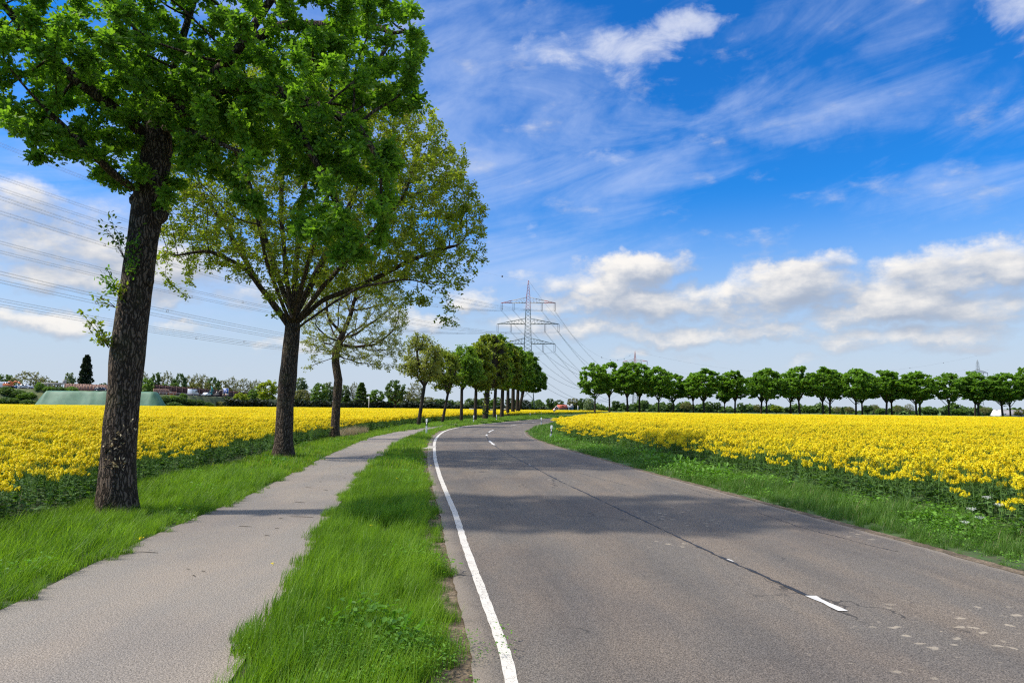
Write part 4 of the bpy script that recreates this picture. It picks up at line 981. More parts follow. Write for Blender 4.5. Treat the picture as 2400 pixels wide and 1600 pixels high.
# light concrete slab let into the grass beside the road
X_, Y_ = gnd(1001, 1049)
sb = MB().box(-.42, .42, -.9, .9, -.1, .03).build('drain_slab', plain('concrete', (.42, .38, .32), .9, var=.2, scale=8), None, bevel=.01); sb.location = (X_ - .1, Y_, 0)
tag(sb, 'small pale concrete slab in the grass beside the white edge line', 'slab')
# twigs on the path
V_ = []; mb = MB(); r = np.random.default_rng(17)
tw = [(370, 1294, 310, 1291), (735, 1211, 680, 1209), (690, 1175, 715, 1177), (620, 1253, 632, 1254), (712, 1262, 730, 1261), (560, 1232, 590, 1233), (760, 1245, 772, 1244), (855, 1072, 843, 1070), (730, 1142, 716, 1141), (768, 1148, 758, 1147)]
for i in range(16):
    y = r.uniform(7, 24); x = XPL(y) + (XPR(y) - XPL(y)) * r.random() ** .5; a = r.normal(0, .5); L = r.uniform(.03, .09); tw.append((x, y, x + math.cos(a) * L, y + math.sin(a) * L))
for i, t in enumerate(tw):
    if i < 10: a, b_ = gnd(t[0], t[1], .03), gnd(t[2], t[3], .03)
    else: a, b_ = t[:2], t[2:]
    mb.tube([(a[0], a[1], .027), ((a[0] + b_[0]) / 2, (a[1] + b_[1]) / 2 + .004, .029), (b_[0], b_[1], .027)], [.0025, .0035, .002], 4)
tag(mb.build('fallen_twigs', M['bark_far']), 'small fallen twigs and bark bits lying on the cycle path', 'twigs', kind='stuff')

# ------------------------------------------------------------------ pylons and cables
M['steel_green'] = plain('weathered_green_steel', (.10, .13, .115), .6, .3); M['steel_red'] = plain('red_steel', (.42, .10, .07), .6, .1)
M['steel_white'] = plain('white_steel', (.50, .48, .47), .6); M['insul'] = plain('brown_insulator', (.05, .04, .04), .3); M['wire'] = plain('aluminium_cable', (.34, .35, .39), .5, .5)
ARMS = [(52.5 + 4.2, 14.4, [-14, -7.7, 7.2, 14], 1), (41.2 + 4.3, 16.3, [-16, -9, 9, 16], 0), (30.6 + 4.5, 14.2, [-14, -8, 8, 14], 0)]
def pylon(x, y, rz, s, lab, colored=True, arms=ARMS, H=68.7, thin=1.0):
    root = empty('power_pylon', (x, y, 0), rz)
    def hw(z): return np.interp(z, [0, 13, 30, 52, 60, H], [3.9, 2.7, 1.95, 1.25, .95, .08])
    g = M['steel_green'] if colored else M['steel']
    def lattice(z0, z1, dz, name, mat, rr):
        mb = MB(); zs = [z0]
        while zs[-1] < z1 - .1: zs.append(min(z1, zs[-1] + max(dz, hw(zs[-1]) * 1.25 if dz > 2 else dz)))
        for sx, sy in ((1, 1), (1, -1), (-1, -1), (-1, 1)): mb.tube([(sx * hw(z), sy * hw(z), z) for z in zs], rr, 4)
        for a, b_ in zip(zs[:-1], zs[1:]):
            for (ax, ay), (bx, by) in (((1, 1), (-1, 1)), ((-1, 1), (-1, -1)), ((-1, -1), (1, -1)), ((1, -1), (1, 1))):
                A = lambda q, z: (q[0] * hw(z), q[1] * hw(z), z)
                mb.tube([A((ax, ay), a), A((bx, by), b_)], rr * .55, 3); mb.tube([A((bx, by), a), A((ax, ay), b_)], rr * .55, 3)
                if dz > 2: mb.tube([A((ax, ay), b_), A((bx, by), b_)], rr * .5, 3)
        return mb.build(name, mat, root)
    lattice(0, 30, 6, 'leg_section', g, .14 * thin); lattice(30, 53, 1.9, 'mast', g, .10 * thin)
    lattice(53, H, 1.6, 'peak', M['steel_red'] if colored else g, .08 * thin)
    for z, L, offs, red in arms:
        for part in ((0, 1) if red and colored else (0,)):
            mb = MB(); zz = z + 3.0
            for sg in (1, -1):
                if part: mb = MB()
                lo, hi = (0, 1) if not (red and colored) else ((0, .55) if part == 0 else (.55, 1))
                f = lambda t: (sg * (hw(z) + (L - hw(z)) * t))
                for sy in (1, -1):
                    w0 = hw(z); yy = lambda t: sy * w0 * (1 - t)
                    mb.tube([(f(lo), yy(lo), z), (f(hi), yy(hi), z)], .11 * thin, 4)
                    mb.tube([(f(lo), yy(lo), z + 2.9 * (1 - lo)), (f(hi), yy(hi), z + 2.9 * (1 - hi))], .09 * thin, 4)
                    ts = np.linspace(0, 1, 9); ts = [t for t in ts if lo - .01 <= t <= hi + .01]
                    for a, b_ in zip(ts[:-1], ts[1:]):
                        mb.tube([(f(a), yy(a), z), (f(b_), yy(b_), z + 2.9 * (1 - b_))], .05 * thin, 3); mb.tube([(f(a), yy(a), z), (f(a), yy(a), z + 2.9 * (1 - a))], .045 * thin, 3)
                ts = np.linspace(lo, hi, 6)
                for a, b_ in zip(ts[:-1], ts[1:]): mb.tube([(f(a), hw(z) * (1 - a), z), (f(b_), -hw(z) * (1 - b_), z)], .05 * thin, 3)
                if part: mb.build('crossarm_tip', M['steel_red'], root)
            if not part: mb.build('crossarm', M['steel_white'] if red and colored else g, root)
        for o_ in offs:
            mb = MB()
            for d in (-.35, .35):
                zs = np.linspace(z, z - 4.0, 25); mb.tube([(o_ + d, 0, q) for q in zs], [(.13 if k % 2 else .07) * thin for k in range(25)], 6)
            mb.tube([(o_ - .4, 0, z - 4.05), (o_ + .4, 0, z - 4.05)], .07 * thin, 4); mb.build('insulator', M['insul'], root)
    tag(root, lab, 'pylon', 'power pylons')
    root.scale = (s, s, s); return root
PY = {'A': (-125, 10), 'B': (8.3, 356), 'C': (143, 790), 'D': (547, 800)}
def heading(a, b_): return math.atan2(b_[1] - a[1], b_[0] - a[0])
n1 = heading(PY['A'], PY['B']) - math.pi / 2; n2 = heading(PY['B'], PY['C']) - math.pi / 2; n3 = heading(PY['C'], PY['D']) - math.pi / 2
pylon(*PY['B'], math.radians(-4), 1, 'big lattice pylon with red and white tip behind the alley trees')
pylon(*PY['C'], math.radians(-20), 1, 'distant pylon whose red tip rises over the third tree of the far row', thin=1.6)
pylon(*PY['D'], math.radians(8), 1, 'distant grey pylon above the far row near the right edge', colored=False, arms=[(49, 13, [-12.5, -7, 7, 12.5], 0), (36, 15, [-14, 14], 0)], H=64, thin=1.6)
WHERE = ['outer left', 'inner left', 'inner right', 'outer right']; LEVEL = ['top', 'middle', 'lowest']
def span(pa, na, pb, nb, sag, name_a, name_b, rad, bundle, tier_sel=(0, 1, 2), cols=(0, 1, 2, 3), spacer=True):
    A = np.array([*pa, 0.]); B = np.array([*pb, 0.])
    def end(P_, n_, o_, z): return P_ + np.array([math.cos(n_) * o_, math.sin(n_) * o_, z])
    def cat(a, b_, dxy, dz):
        t = np.linspace(0, 1, 41)[:, None]; p = a * (1 - t) + b_ * t; p[:, 2] -= (4 * sag * t * (1 - t))[:, 0]; return p + np.array([dxy[0], dxy[1], dz])
    d = (B - A)[:2]; d /= np.linalg.norm(d); nn = (d[1], -d[0])
    for li in tier_sel:
        for wi in cols:
            o_ = ARMS[li][2][wi]; z = ARMS[li][0] - 4.2
            root = empty('power_cable', tuple(A)); 
            mb = MB(); ctr = cat(end(A, na, o_, z), end(B, nb, o_, z), (0, 0), 0) - A
            for (u_, w_) in bundle: mb.tube([q + np.array([nn[0] * u_, nn[1] * u_, w_]) for q in ctr], rad, 4, False)
            mb.build('conductor', M['wire'], root)
            if spacer:
                for k in range(4 + wi, 40, 7):
                    sp_ = MB(); q = ctr[k]
                    cs = [q + np.array([nn[0] * u_, nn[1] * u_, w_]) for u_, w_ in bundle]
                    for i_ in range(len(cs)): sp_.tube([cs[i_], cs[(i_ + 1) % len(cs)]], .05, 4)
                    sp_.build('spacer', M['wire'], root)
            tag(root, '%s cable on the %s crossarm, %s' % (WHERE[wi], LEVEL[li], name_a), 'power cable', 'power cables %s' % name_a)
    p = cat(A + (0, 0, 68.7), B + (0, 0, 68.7), (0, 0), 0)
    root = empty('earth_wire', tuple(A)); MB().tube(list(p - A), rad * .9, 4, False).build('conductor', M['wire'], root)
    for k in ([20, 24, 28, 32, 36] if not spacer or True else []):
        mb = MB(); c = p[k] - A; a = np.linspace(0, 2 * math.pi, 8, endpoint=False)
        mb.tube([c + (0, 0, .45), c + (0, 0, .3), c, c - (0, 0, .3), c - (0, 0, .45)], [.05, .33, .45, .33, .05], 8).build('marker', M['insul'], root)
    tag(root, 'topmost single wire with dark markers, running %s' % name_a, 'power cable')
quad = [(-.22, .22), (.22, .22), (.22, -.22), (-.22, -.22)]
span(PY['A'], n1, PY['B'], math.radians(-4), 13, 'running left from the big pylon', '', .016, quad)
span(PY['B'], math.radians(-4), PY['C'], math.radians(-20), 24, 'descending from big pylon to distant one', '', .05, [(-.22, 0), (.22, 0)], spacer=False)
span(PY['C'], math.radians(-20), PY['D'], math.radians(8), 24, 'between the two distant pylons', '', .05, [(0, 0)], tier_sel=(0,), cols=(0, 3), spacer=False)

# ------------------------------------------------------------------ motorway embankment on the far left
DK = [(-420, 232, 6.6), (-60, 232, 6.5), (60, 235, 6.25), (200, 237, 5.9), (360, 242, 5.0), (440, 256, 4.85), (500, 276, 4.8), (560, 304, 4.8), (640, 350, 4.6), (760, 430, 4.2)]
dk = np.array([[at(px, 940, Y)[0], Y, z] for px, Y, z in DK])
def dkp(px, off=0.0, dz=0.0):
    """point on the deck edge at picture column px, pushed back by off metres"""
    k = np.array([d[0] for d in DK], float); i = int(np.clip(np.searchsorted(k, px) - 1, 0, len(k) - 2))
    t = (px - k[i]) / (k[i + 1] - k[i]); p = dk[i] * (1 - t) + dk[i + 1] * t
    return np.array([p[0] * (p[1] + off) / p[1], p[1] + off, p[2] + dz])
secs = [(-8.5, None), (-5, .42), (-1.2, .97), (0, 1.0), (24, 1.0), (27, .9), (36, None)]
V = []; xs_ = np.linspace(-420, 760, 120); rb_ = np.random.default_rng(2)
for px in xs_:
    p = dkp(px)
    for o_, f in secs: V.append((p[0] * (p[1] + o_) / p[1], p[1] + o_, -.3 if f is None else p[2] * f + (rb_.normal(0, .12) if f < .99 else 0)))
k = len(secs); F = [(i * k + j, (i + 1) * k + j, (i + 1) * k + j + 1, i * k + j + 1) for i in range(len(xs_) - 1) for j in range(k - 1)]
m, nt, b = newmat('bank_turf'); p = pos(nt)
nt.links.new(mix(nt, noise(nt, p, .5, 6, .65).sm(.35, .65), (0.03, 0.055, 0.018), (0.13, 0.14, 0.05)).s, b.inputs['Base Color']); b.inputs['Roughness'].default_value = .95; M['bank'] = m
tag(obj('embankment', mesh('embankment', V, F, M['bank'])), 'long grassy bank carrying the motorway beyond the left field', kind='structure')
V = []
for px in xs_:
    for o_ in (.6, 23.5): V.append(dkp(px, o_, .05))
F = [(2 * i, 2 * i + 2, 2 * i + 3, 2 * i + 1) for i in range(len(xs_) - 1)]
tag(obj('motorway', mesh('motorway', V, F, plain('grey_asphalt', (.17, .16, .155), .85, var=.1))), 'motorway deck on top of the bank', kind='structure')
M['wood_dark'] = plain('dark_brown_panel', (.055, .022, .018), .8, var=.3, scale=.8); M['wood_pink'] = plain('pinkish_brown_panel', (.30, .175, .13), .8, var=.2, scale=.8)
M['concrete'] = plain('weathered_concrete', (.36, .34, .30), .9, var=.18, scale=1.2)
def barrier(name, px0, px1, n, off, top, pm, lab, postm='concrete', cat='noise barrier', bot=0.0):
    p0 = dkp(px0, off); root = empty(name, tuple(p0))
    for i in range(n):
        a = dkp(px0 + (px1 - px0) * i / n, off) - p0; b_ = dkp(px0 + (px1 - px0) * (i + 1) / n, off) - p0
        za = at(px0 + (px1 - px0) * i / n, top(i / n), a[1] + p0[1])[2] - p0[2]; zb = at(px0 + (px1 - px0) * (i + 1) / n, top((i + 1) / n), b_[1] + p0[1])[2] - p0[2]
        V = [(a[0], a[1], a[2] + bot), (b_[0], b_[1], b_[2] + bot), (b_[0], b_[1], zb), (a[0], a[1], za)]; V += [(x, y + .12, z) for x, y, z in V]
        MB().add(V, [(0, 1, 2, 3), (7, 6, 5, 4), (3, 2, 6, 7), (0, 4, 5, 1), (0, 3, 7, 4), (1, 5, 6, 2)]).build('panel', M[pm], root)
        MB().box(a[0] - .13, a[0] + .13, a[1] - .16, a[1] + .02, a[2] - .2, za + .08).build('post', M[postm], root)
    tag(root, lab, cat); return root
barrier('noise_barrier', 358, 585, 17, 22, lambda t: 901 + 19 * t, 'wood_dark', 'long dark brown noise barrier shrinking to the right behind the white van', 'wood_pink')
barrier('noise_barrier', 359, 394, 6, 3, lambda t: 911 + .8 * t, 'wood_pink', 'low pinkish barrier panels in front of the left end of the dark barrier', 'wood_pink')
barrier('noise_barrier', 150, 262, 14, 6, lambda t: 898.5 + 3.5 * t, 'wood_pink', 'pinkish brown noise barrier between the dark conifer and the oak trunk', 'wood_pink')
p0 = dkp(93, 8); p1 = dkp(152, 8); root = empty('bridge_railing', tuple(p0)); d = p1 - p0; z0 = at(93, 897, p0[1])[2] - p0[2]
mb = MB()
for zz in (z0, z0 - .35): mb.tube([(0, 0, zz), (d[0], d[1], zz)], .13, 4)
mb.build('rail', M['concrete'], root)
for i in range(8): MB().box(d[0] * i / 7 - .07, d[0] * i / 7 + .07, d[1] * i / 7 - .05, d[1] * i / 7 + .05, 0, z0).build('baluster', M['concrete'], root)
MB().box(d[0] * .84, d[0] * .93, d[1] * .9, d[1] * .9 + 1, z0, z0 + 1.2).build('block', M['concrete'], root)
tag(root, 'pale railing left of the dark conifer on top of the bank', 'railing')
p0 = dkp(372, .2); root = empty('guard_rail', tuple(p0)); L_ = [dkp(q, .2) - p0 for q in np.linspace(372, 476, 14)]
mb = MB()
for a, b_ in zip(L_[:-1], L_[1:]):
    for (u0, u1, dy) in ((.55, .65, 0), (.65, .72, -.06), (.72, .82, 0)): mb.add([(a[0], a[1] + dy, a[2] + u0), (b_[0], b_[1] + dy, b_[2] + u0), (b_[0], b_[1] + dy, b_[2] + u1), (a[0], a[1] + dy, a[2] + u1)], [(0, 1, 2, 3)])
mb.build('rail', plain('faded_red_white_rail', (.45, .33, .30), .6, var=.3, scale=.3), root)
for a in L_: MB().box(a[0] - .05, a[0] + .05, a[1], a[1] + .08, a[2] - .2, a[2] + .8).build('rail_post', M['steel'], root)
tag(root, 'guard rail along the motorway edge above the bright shrubs', 'guard rail')
p0 = dkp(470, -.6); root = empty('concrete_wall', tuple(p0)); L_ = [dkp(q, -.6) - p0 for q in np.linspace(470, 516, 8)]
V = []
for a in L_: V += [(a[0], a[1], a[2] - 1.5), (a[0], a[1], a[2] - .15), (a[0], a[1] + .4, a[2] - .15), (a[0], a[1] + .4, a[2] - 1.5)]
F = [(4 * i + j, 4 * i + 4 + j, 4 * i + 4 + (j + 1) % 4, 4 * i + (j + 1) % 4) for i in range(7) for j in range(4)] + [(0, 1, 2, 3), (28, 31, 30, 29)]
obj('wall', mesh('wall', V, F, M['concrete']), root); tag(root, 'pale concrete retaining wall below the excavators', 'wall')

# vehicles on the motorway (length along local x)
M['glass'] = plain('dark_glass', (.03, .035, .04), .15); M['rubber'] = plain('tyre_rubber', (.02, .02, .02), .8)
def car(px, off, Lc, body, cab, col, lab, name='car', h=1.45, van=False, face=1):
    p = dkp(px, off, .07); q = dkp(px + 6, off, .07); root = empty(name, tuple(p), math.atan2(q[1] - p[1], q[0] - p[0]) + (0 if face > 0 else math.pi))
    m = plain(name + '_paint', col, .3, .2); hl = Lc / 2; w = .88
    if van: prof = [(-hl, .35), (hl - .1, .35), (hl, .6), (hl - .1, 1.0), (hl - .75, 1.25), (hl - 1.35, h * .97), (hl - 1.7, h), (-hl + .05, h), (-hl, h - .1)]
    else: prof = [(-hl, .35), (hl - .1, .32), (hl, .55), (hl - .15, .78), (hl - 1.2, .92), (hl - 1.9, h - .05), (hl - 2.4, h), (-hl + .8, h), (-hl + .2, .95), (-hl, .9)]
    b_ = MB().prism(prof, -w, w, 'y').build('body', m, root, bevel=.05)
    for sg in (-1, 1):
        y0, y1 = (w + .004, w + .02) if sg > 0 else (-w - .02, -w - .004)
        if van: ws = [[(hl - 1.55, 1.15), (hl - .85, 1.15), (hl - 1.3, h * .9), (hl - 1.55, h * .9)], [(hl - 2.6, 1.2), (hl - 1.65, 1.2), (hl - 1.65, h * .88), (hl - 2.6, h * .88)]]
        else: ws = [[(hl - 2.3, .95), (hl - 1.3, .95), (hl - 1.95, h - .1), (hl - 2.3, h - .08)], [(-hl + .5, .95), (hl - 2.4, .95), (hl - 2.4, h - .08), (-hl + .9, h - .1)]]
        for pz in ws: MB().prism(pz, y0, y1, 'y').build('window', M['glass'], root)
        for wx in (-hl + .85, hl - .85):
            a = np.linspace(0, 2 * math.pi, 16, endpoint=False)
            t_ = MB().prism([(wx + math.cos(k) * .32, .32 + math.sin(k) * .32) for k in a], sg * .66, sg * .90, 'y').build('wheel', M['rubber'], root)
            MB().prism([(wx + math.cos(k) * .19, .32 + math.sin(k) * .19) for k in a], sg * .905, sg * .92, 'y').build('rim', M['steel'], t_)
    tag(root, lab, 'van' if van else 'car', 'vehicles on the motorway'); return root
car(58, 2.5, 4.5, 0, 0, (.55, .56, .58), 'silver car on the motorway at the far left', 'car')
car(42, 7, 4.2, 0, 0, (.05, .16, .35), 'blue car behind the silver one at the far left', 'car', face=-1)
car(10, 6, 4.9, 0, 0, (.72, .74, .72), 'white van behind the orange machine at the far left edge', 'van', 2.3, True)
car(237, 2, 4.4, 0, 0, (.06, .07, .09), 'dark car half hidden by the oak trunk', 'car')
car(451, 5, 5.2, 0, 0, (.80, .80, .78), 'white van in front of the dark noise barrier', 'van', 2.45, True)
car(481, 2.2, 4.3, 0, 0, (.78, .79, .78), 'white car at the foot of the teal excavator', 'car', face=-1)
def digger(px, off, s, cols, lab, boom, face=1):
    p = dkp(px, off, .06); root = empty('excavator', tuple(p)); root.scale = (s * face, s, s)
    mc = plain('machine_paint', cols, .5, var=.15)
    for sg in (-1, 1):
        a = np.linspace(0, 2 * math.pi, 20, endpoint=False)
        MB().prism([(math.copysign(1.2, math.cos(k)) + math.cos(k) * .42, .44 + math.sin(k) * .42) for k in a], sg * 1.0 - .25, sg * 1.0 + .25, 'y').build('track', M['rubber'], root)
    MB().prism([(-1.7, .95), (1.4, .95), (1.4, 1.5), (.4, 1.75), (-1.5, 2.0), (-1.8, 1.6)], -1.1, 1.1, 'y').build('body', mc, root, bevel=.05)
    c_ = MB().prism([(.3, 1.55), (1.45, 1.5), (1.35, 2.6), (1.1, 2.95), (.35, 2.95)], -1.05, -.1, 'y').build('cab', mc, root, bevel=.04)
    MB().prism([(.45, 1.95), (1.3, 1.9), (1.2, 2.6), (.5, 2.75)], -1.075, -1.055, 'y').build('window', M['glass'], c_)
    (x0, z0), (x1, z1), (x2, z2), (x3, z3) = boom
    MB().tube([(x0, .35, z0), (x1, .35, z1), (x2, .35, z2)], [.28, .36, .24], 6).build('boom', mc, root)
    MB().tube([(x2, .35, z2 + .1), (x3, .35, z3)], [.26, .18], 6).build('stick', mc, root)
    MB().prism([(x3 - .55, z3 - .9), (x3 + .1, z3 - 1.0), (x3 + .35, z3 - .2), (x3, z3 + .1), (x3 - .35, z3 - .1)], -.1, .8, 'y').build('bucket', M['rubber'], root)
    tag(root, lab, 'excavator', 'excavators on the motorway'); return root
digger(490, 6, .8, (.02, .20, .19), 'teal excavator with its boom raised in a sharp peak', [(.8, 1.7), (1.0, 3.5), (.5, 5.1), (2.0, 2.2)])
digger(505, 8, .75, (.26, .21, .17), 'brownish grey excavator reaching right beside the blue sign', [(.8, 1.6), (2.0, 3.4), (3.6, 3.9), (4.4, 1.8)])
digger(17, 3, .85, (.60, .17, .05), 'orange excavator with a lowered boom at the far left edge', [(.8, 1.7), (2.2, 2.8), (3.6, 2.5), (4.8, 1.6)])
p = dkp(401, 2, .06); root = empty('orange_container', tuple(p)); MB().prism([(-1.1, .2), (1.1, .2), (1.25, 1.1), (-1.25, 1.1)], -.9, .9, 'y').build('tub', plain('orange_paint', (.65, .16, .04), .5, var=.1), root, bevel=.03)
MB().box(-1.3, 1.3, -.98, -.9, 1.0, 1.15).build('rim', M['steel'], root); tag(root, 'orange skip at the right end of the low pinkish panels', 'container')
# blue motorway sign
q = dkp(526.5, 1.0); root = empty('motorway_sign', tuple(q)); sx = q[1] / 1600
zt = at(526, 909.5, q[1])[2] - q[2]; zb = at(526, 922.3, q[1])[2] - q[2]; w = 6.6 * sx
for x in (-w * .6, w * .6): MB().tube([(x, .12, -2), (x, .12, zt)], .07, 6).build('pole', M['steel'], root)
MB().box(-w, w, -.03, .03, zb, zt).build('frame', M['post_white'], root)
MB().box(-w + .12, w - .12, -.06, -.033, zb + .12, zt - .12).build('panel', plain('sign_blue', (.01, .10, .50), .4), root)
H_ = zt - zb
mb = MB()
for (u0, u1, v0, v1) in ((-.45, .3, .80, .86), (-.62, .62, .62, .69), (-.40, -.08, .36, .50), (.12, .55, .36, .50), (-.28, .5, .17, .22)):
    mb.box(w * u0, w * u1, -.075, -.062, zb + H_ * v0, zb + H_ * v1)
mb.build('lettering', M['post_white'], root)
pl = MB().box(-w, w, -.03, .03, zb - .85, zb - .1).build('plate', plain('sign_cream', (.75, .68, .52), .5), root)
MB().box(-w * .2, w * .3, -.05, -.033, zb - .7, zb - .25).build('symbol', M['red'], pl); MB().box(w * .55, w * .8, -.05, -.033, zb - .65, zb - .3).build('symbol', M['post_black'], pl)
tag(root, 'blue motorway sign with white frame right of the excavators', 'road sign')

# green tarpaulin over a long heap
x0 = at(76, 948, 219)[0]; x1 = at(374, 951, 219)[0]; zt = at(200, 916.3, 221)[2]; Lh = x1 - x0
m, nt, b = newmat('green_tarpaulin'); t = nt.nodes.new('ShaderNodeTexCoord'); p = X(nt, t.outputs['Object'])
nt.links.new(mix(nt, noise(nt, p, .5, 5, .6).sm(.35, .65), (.045, .135, .075), (.075, .185, .11)).s, b.inputs['Base Color']); b.inputs['Roughness'].default_value = .6
r = np.random.default_rng(6); us = np.linspace(0, 1, 90); vs = np.linspace(0, 1, 22); V = []
for u in us:
    for v in vs:
        yy = v * 8.5; e = min(1, v / .32) * min(1, (1 - v) / .32); s0 = min(1, u * Lh / 3.2) * min(1, (1 - u) * Lh / 3.0)
        z = zt * min(e, 1) ** .9 * s0 ** .75
        z += (.06 * math.sin(u * 17 + 3 * math.sin(v * 5 + u * 4)) + .05 * math.sin(u * 53 + 5 * math.sin(v * 3 + u * 9))) * (z / zt)
        dyy = .16 * math.sin(u * 31 + v * 7 + 2 * math.sin(u * 13)) * math.sin(u * 9 + 1) + .10 * math.sin(u * 23 - v * 5)
        V.append((x0 + u * Lh, 217.5 + yy + dyy * (1 if v < .4 else 0), z + .0 if s0 > 0 else 0))
F = [(i * 22 + j, (i + 1) * 22 + j, (i + 1) * 22 + j + 1, i * 22 + j + 1) for i in range(89) for j in range(21)]
tag(obj('tarpaulin', mesh('tarpaulin', V, F, m, True)), 'long heap under a green tarpaulin behind the left rapeseed field', 'tarpaulin')

# ------------------------------------------------------------------ far trees and shrubs
def BG(name, seed, lobes, fork, rb, mat, nros, size, **kw): return proto(name, seed, 10, lobes, fork, rb, mat, nros, size, kw.pop('natt', 260), .5, 2, barkm=kw.pop('barkm', 'bark_far'), **kw)
rnd = [(0, 0, 6.4, 3.2, 3.2, 3.4), (-1.2, .4, 4.4, 2.3, 2.3, 2.0), (1.3, -.3, 4.6, 2.1, 2.2, 1.9)]
wid = [(0, 0, 6.2, 4.2, 4, 3.6), (1.4, 0, 4.6, 3, 3, 2), (-1.8, 0, 4.4, 2.6, 3, 1.8)]
tal = [(0, 0, 6.0, 1.7, 1.7, 4.0), (.5, 0, 3.6, 1.6, 1.6, 1.8)]
K = {'g': BG('deciduous_tree', 401, rnd, 2.2, .22, 'bg_green', 1700, .42), 'w': BG('deciduous_tree', 402, wid, 2.6, .34, 'bg_green', 2200, .40),
     'b': BG('deciduous_tree', 403, rnd, 1.6, .22, 'bg_bright', 1700, .42), 'o': BG('deciduous_tree', 404, wid, 2.0, .2, 'bg_olive', 1500, .38),
     'y': BG('deciduous_tree', 405, rnd, 1.8, .2, 'young', 1500, .40), 'p': BG('poplar_tree', 406, tal, 1.4, .18, 'bg_pale', 1100, .36),
     'n': BG('bare_tree', 407, rnd, 2.0, .24, 'bg_olive', 700, .3, natt=1100, barkm='bark_pale', shell=.3, up=.25, rmin=.05), 'm': BG('bare_tree', 408, wid, 1.6, .2, 'bg_olive', 900, .3, natt=1100, barkm='bark_pale', shell=.3, up=.2, rmin=.05)}
def conifer(name, seed, mat, n, wbase, round_top=False):
    r = np.random.default_rng(seed); root = empty(name)
    MB().tube([(0, 0, -.3), (.05, 0, 4), (0, 0, 9.6)], [.3, .2, .04], 7).build('trunk', M['bark_far'], root)
    C = []; A = []
    for k in range(n):
        z = r.uniform(.6, 9.9) ; t = 1 - z / 10; lim = wbase * ((t ** .55) if round_top else t ** .85) + .12; a = r.random() * 6.28
        tier = .8 + .2 * math.sin(z * 5 + math.sin(a * 3)); rr_ = lim * tier * (1 - r.random() ** 2.2 * .8)
        C.append((math.cos(a) * rr_, math.sin(a) * rr_, z - .12 * rr_)); A.append((math.cos(a), math.sin(a), r.uniform(-.35, .5 if round_top else .15)))
    C = np.array(C); A = np.array(A) + r.normal(0, .25, (n, 3))
    V, F = leafarr(C, A, norm(r.normal(0, .5, (n, 3)) + (0, 0, 1)), r.uniform(.3, .6, n), T_clump); obj('crown', mesh('crown', V, F, M[mat]), root); return root
K['c'] = conifer('conifer_tree', 1, 'bg_green', 2600, 2.6); K['s'] = conifer('sequoia_tree', 2, 'bg_dark', 4200, 3.4, True)
def shrub(name, seed, mat, n, lobes, size=.42):
    r = np.random.default_rng(seed); root = empty(name); mb = MB()
    for k in range(6):
        a = k * 1.05; mb.tube([(math.cos(a) * .2, math.sin(a) * .2, -.4), (math.cos(a) * .7, math.sin(a) * .7, 3), (math.cos(a) * 1.5, math.sin(a) * 1.5, 6.5)], [.18, .12, .05], 4)
    mb.build('stem', M['bark_far'], root)
    C = ellps(r, lobes, n, .65); C = C[C[:, 2] > .1]
    V, F = leafarr(C, r.normal(0, 1, C.shape), norm(r.normal(0, .6, C.shape) + (0, 0, .8)), r.uniform(.6, 1.3, len(C)) * size * 2.0, T_clump); obj('foliage', mesh('foliage', V, F, M[mat]), root); return root
bl = [(0, 0, 4.2, 5, 4.5, 5.2), (-3, 1, 3, 3, 3, 3.6), (3.2, -.5, 3.2, 3, 3, 3.8), (1, -1, 7.4, 2.2, 2, 2.4)]
K['D'] = shrub('shrub', 11, 'bg_green', 1500, bl); K['B'] = shrub('shrub', 12, 'bg_bright', 1500, bl); K['O'] = shrub('shrub', 13, 'bg_olive', 1300, bl); K['K'] = shrub('shrub', 14, 'bg_dark', 1500, bl); K['R'] = shrub('blossoming_shrub', 15, 'bg_pink', 1300, bl); K['P'] = shrub('shrub', 16, 'bg_pale', 1500, bl)
WD = dict(g=6.6, w=8.6, b=6.6, o=8.6, y=6.6, p=3.6, n=6.6, m=8.6, c=5.2, s=6.6, D=11, B=11, O=11, K=11, R=11, P=11)
rb2 = np.random.default_rng(55)
def bg(kind, px, ytop, Y, wpx, lab, z0=0.0, zs=None, group=None):
    x = at(px, 950, Y)[0]; h = at(px, ytop, Y)[2] - z0; w = wpx * Y / 1600
    t = place(K[kind], x, Y, w / WD[kind], h / 10.0, rb2.random() * 6.28); t.location = (x, Y, z0)
    cat = {'D': 'shrub', 'B': 'shrub', 'O': 'shrub', 'K': 'shrub', 'R': 'shrub', 'P': 'shrub'}.get(kind, 'tree')
    tag(t, lab, cat, group or ('shrubs on the motorway bank' if z0 else ('far shrubs' if cat == 'shrub' else 'distant trees'))); return t
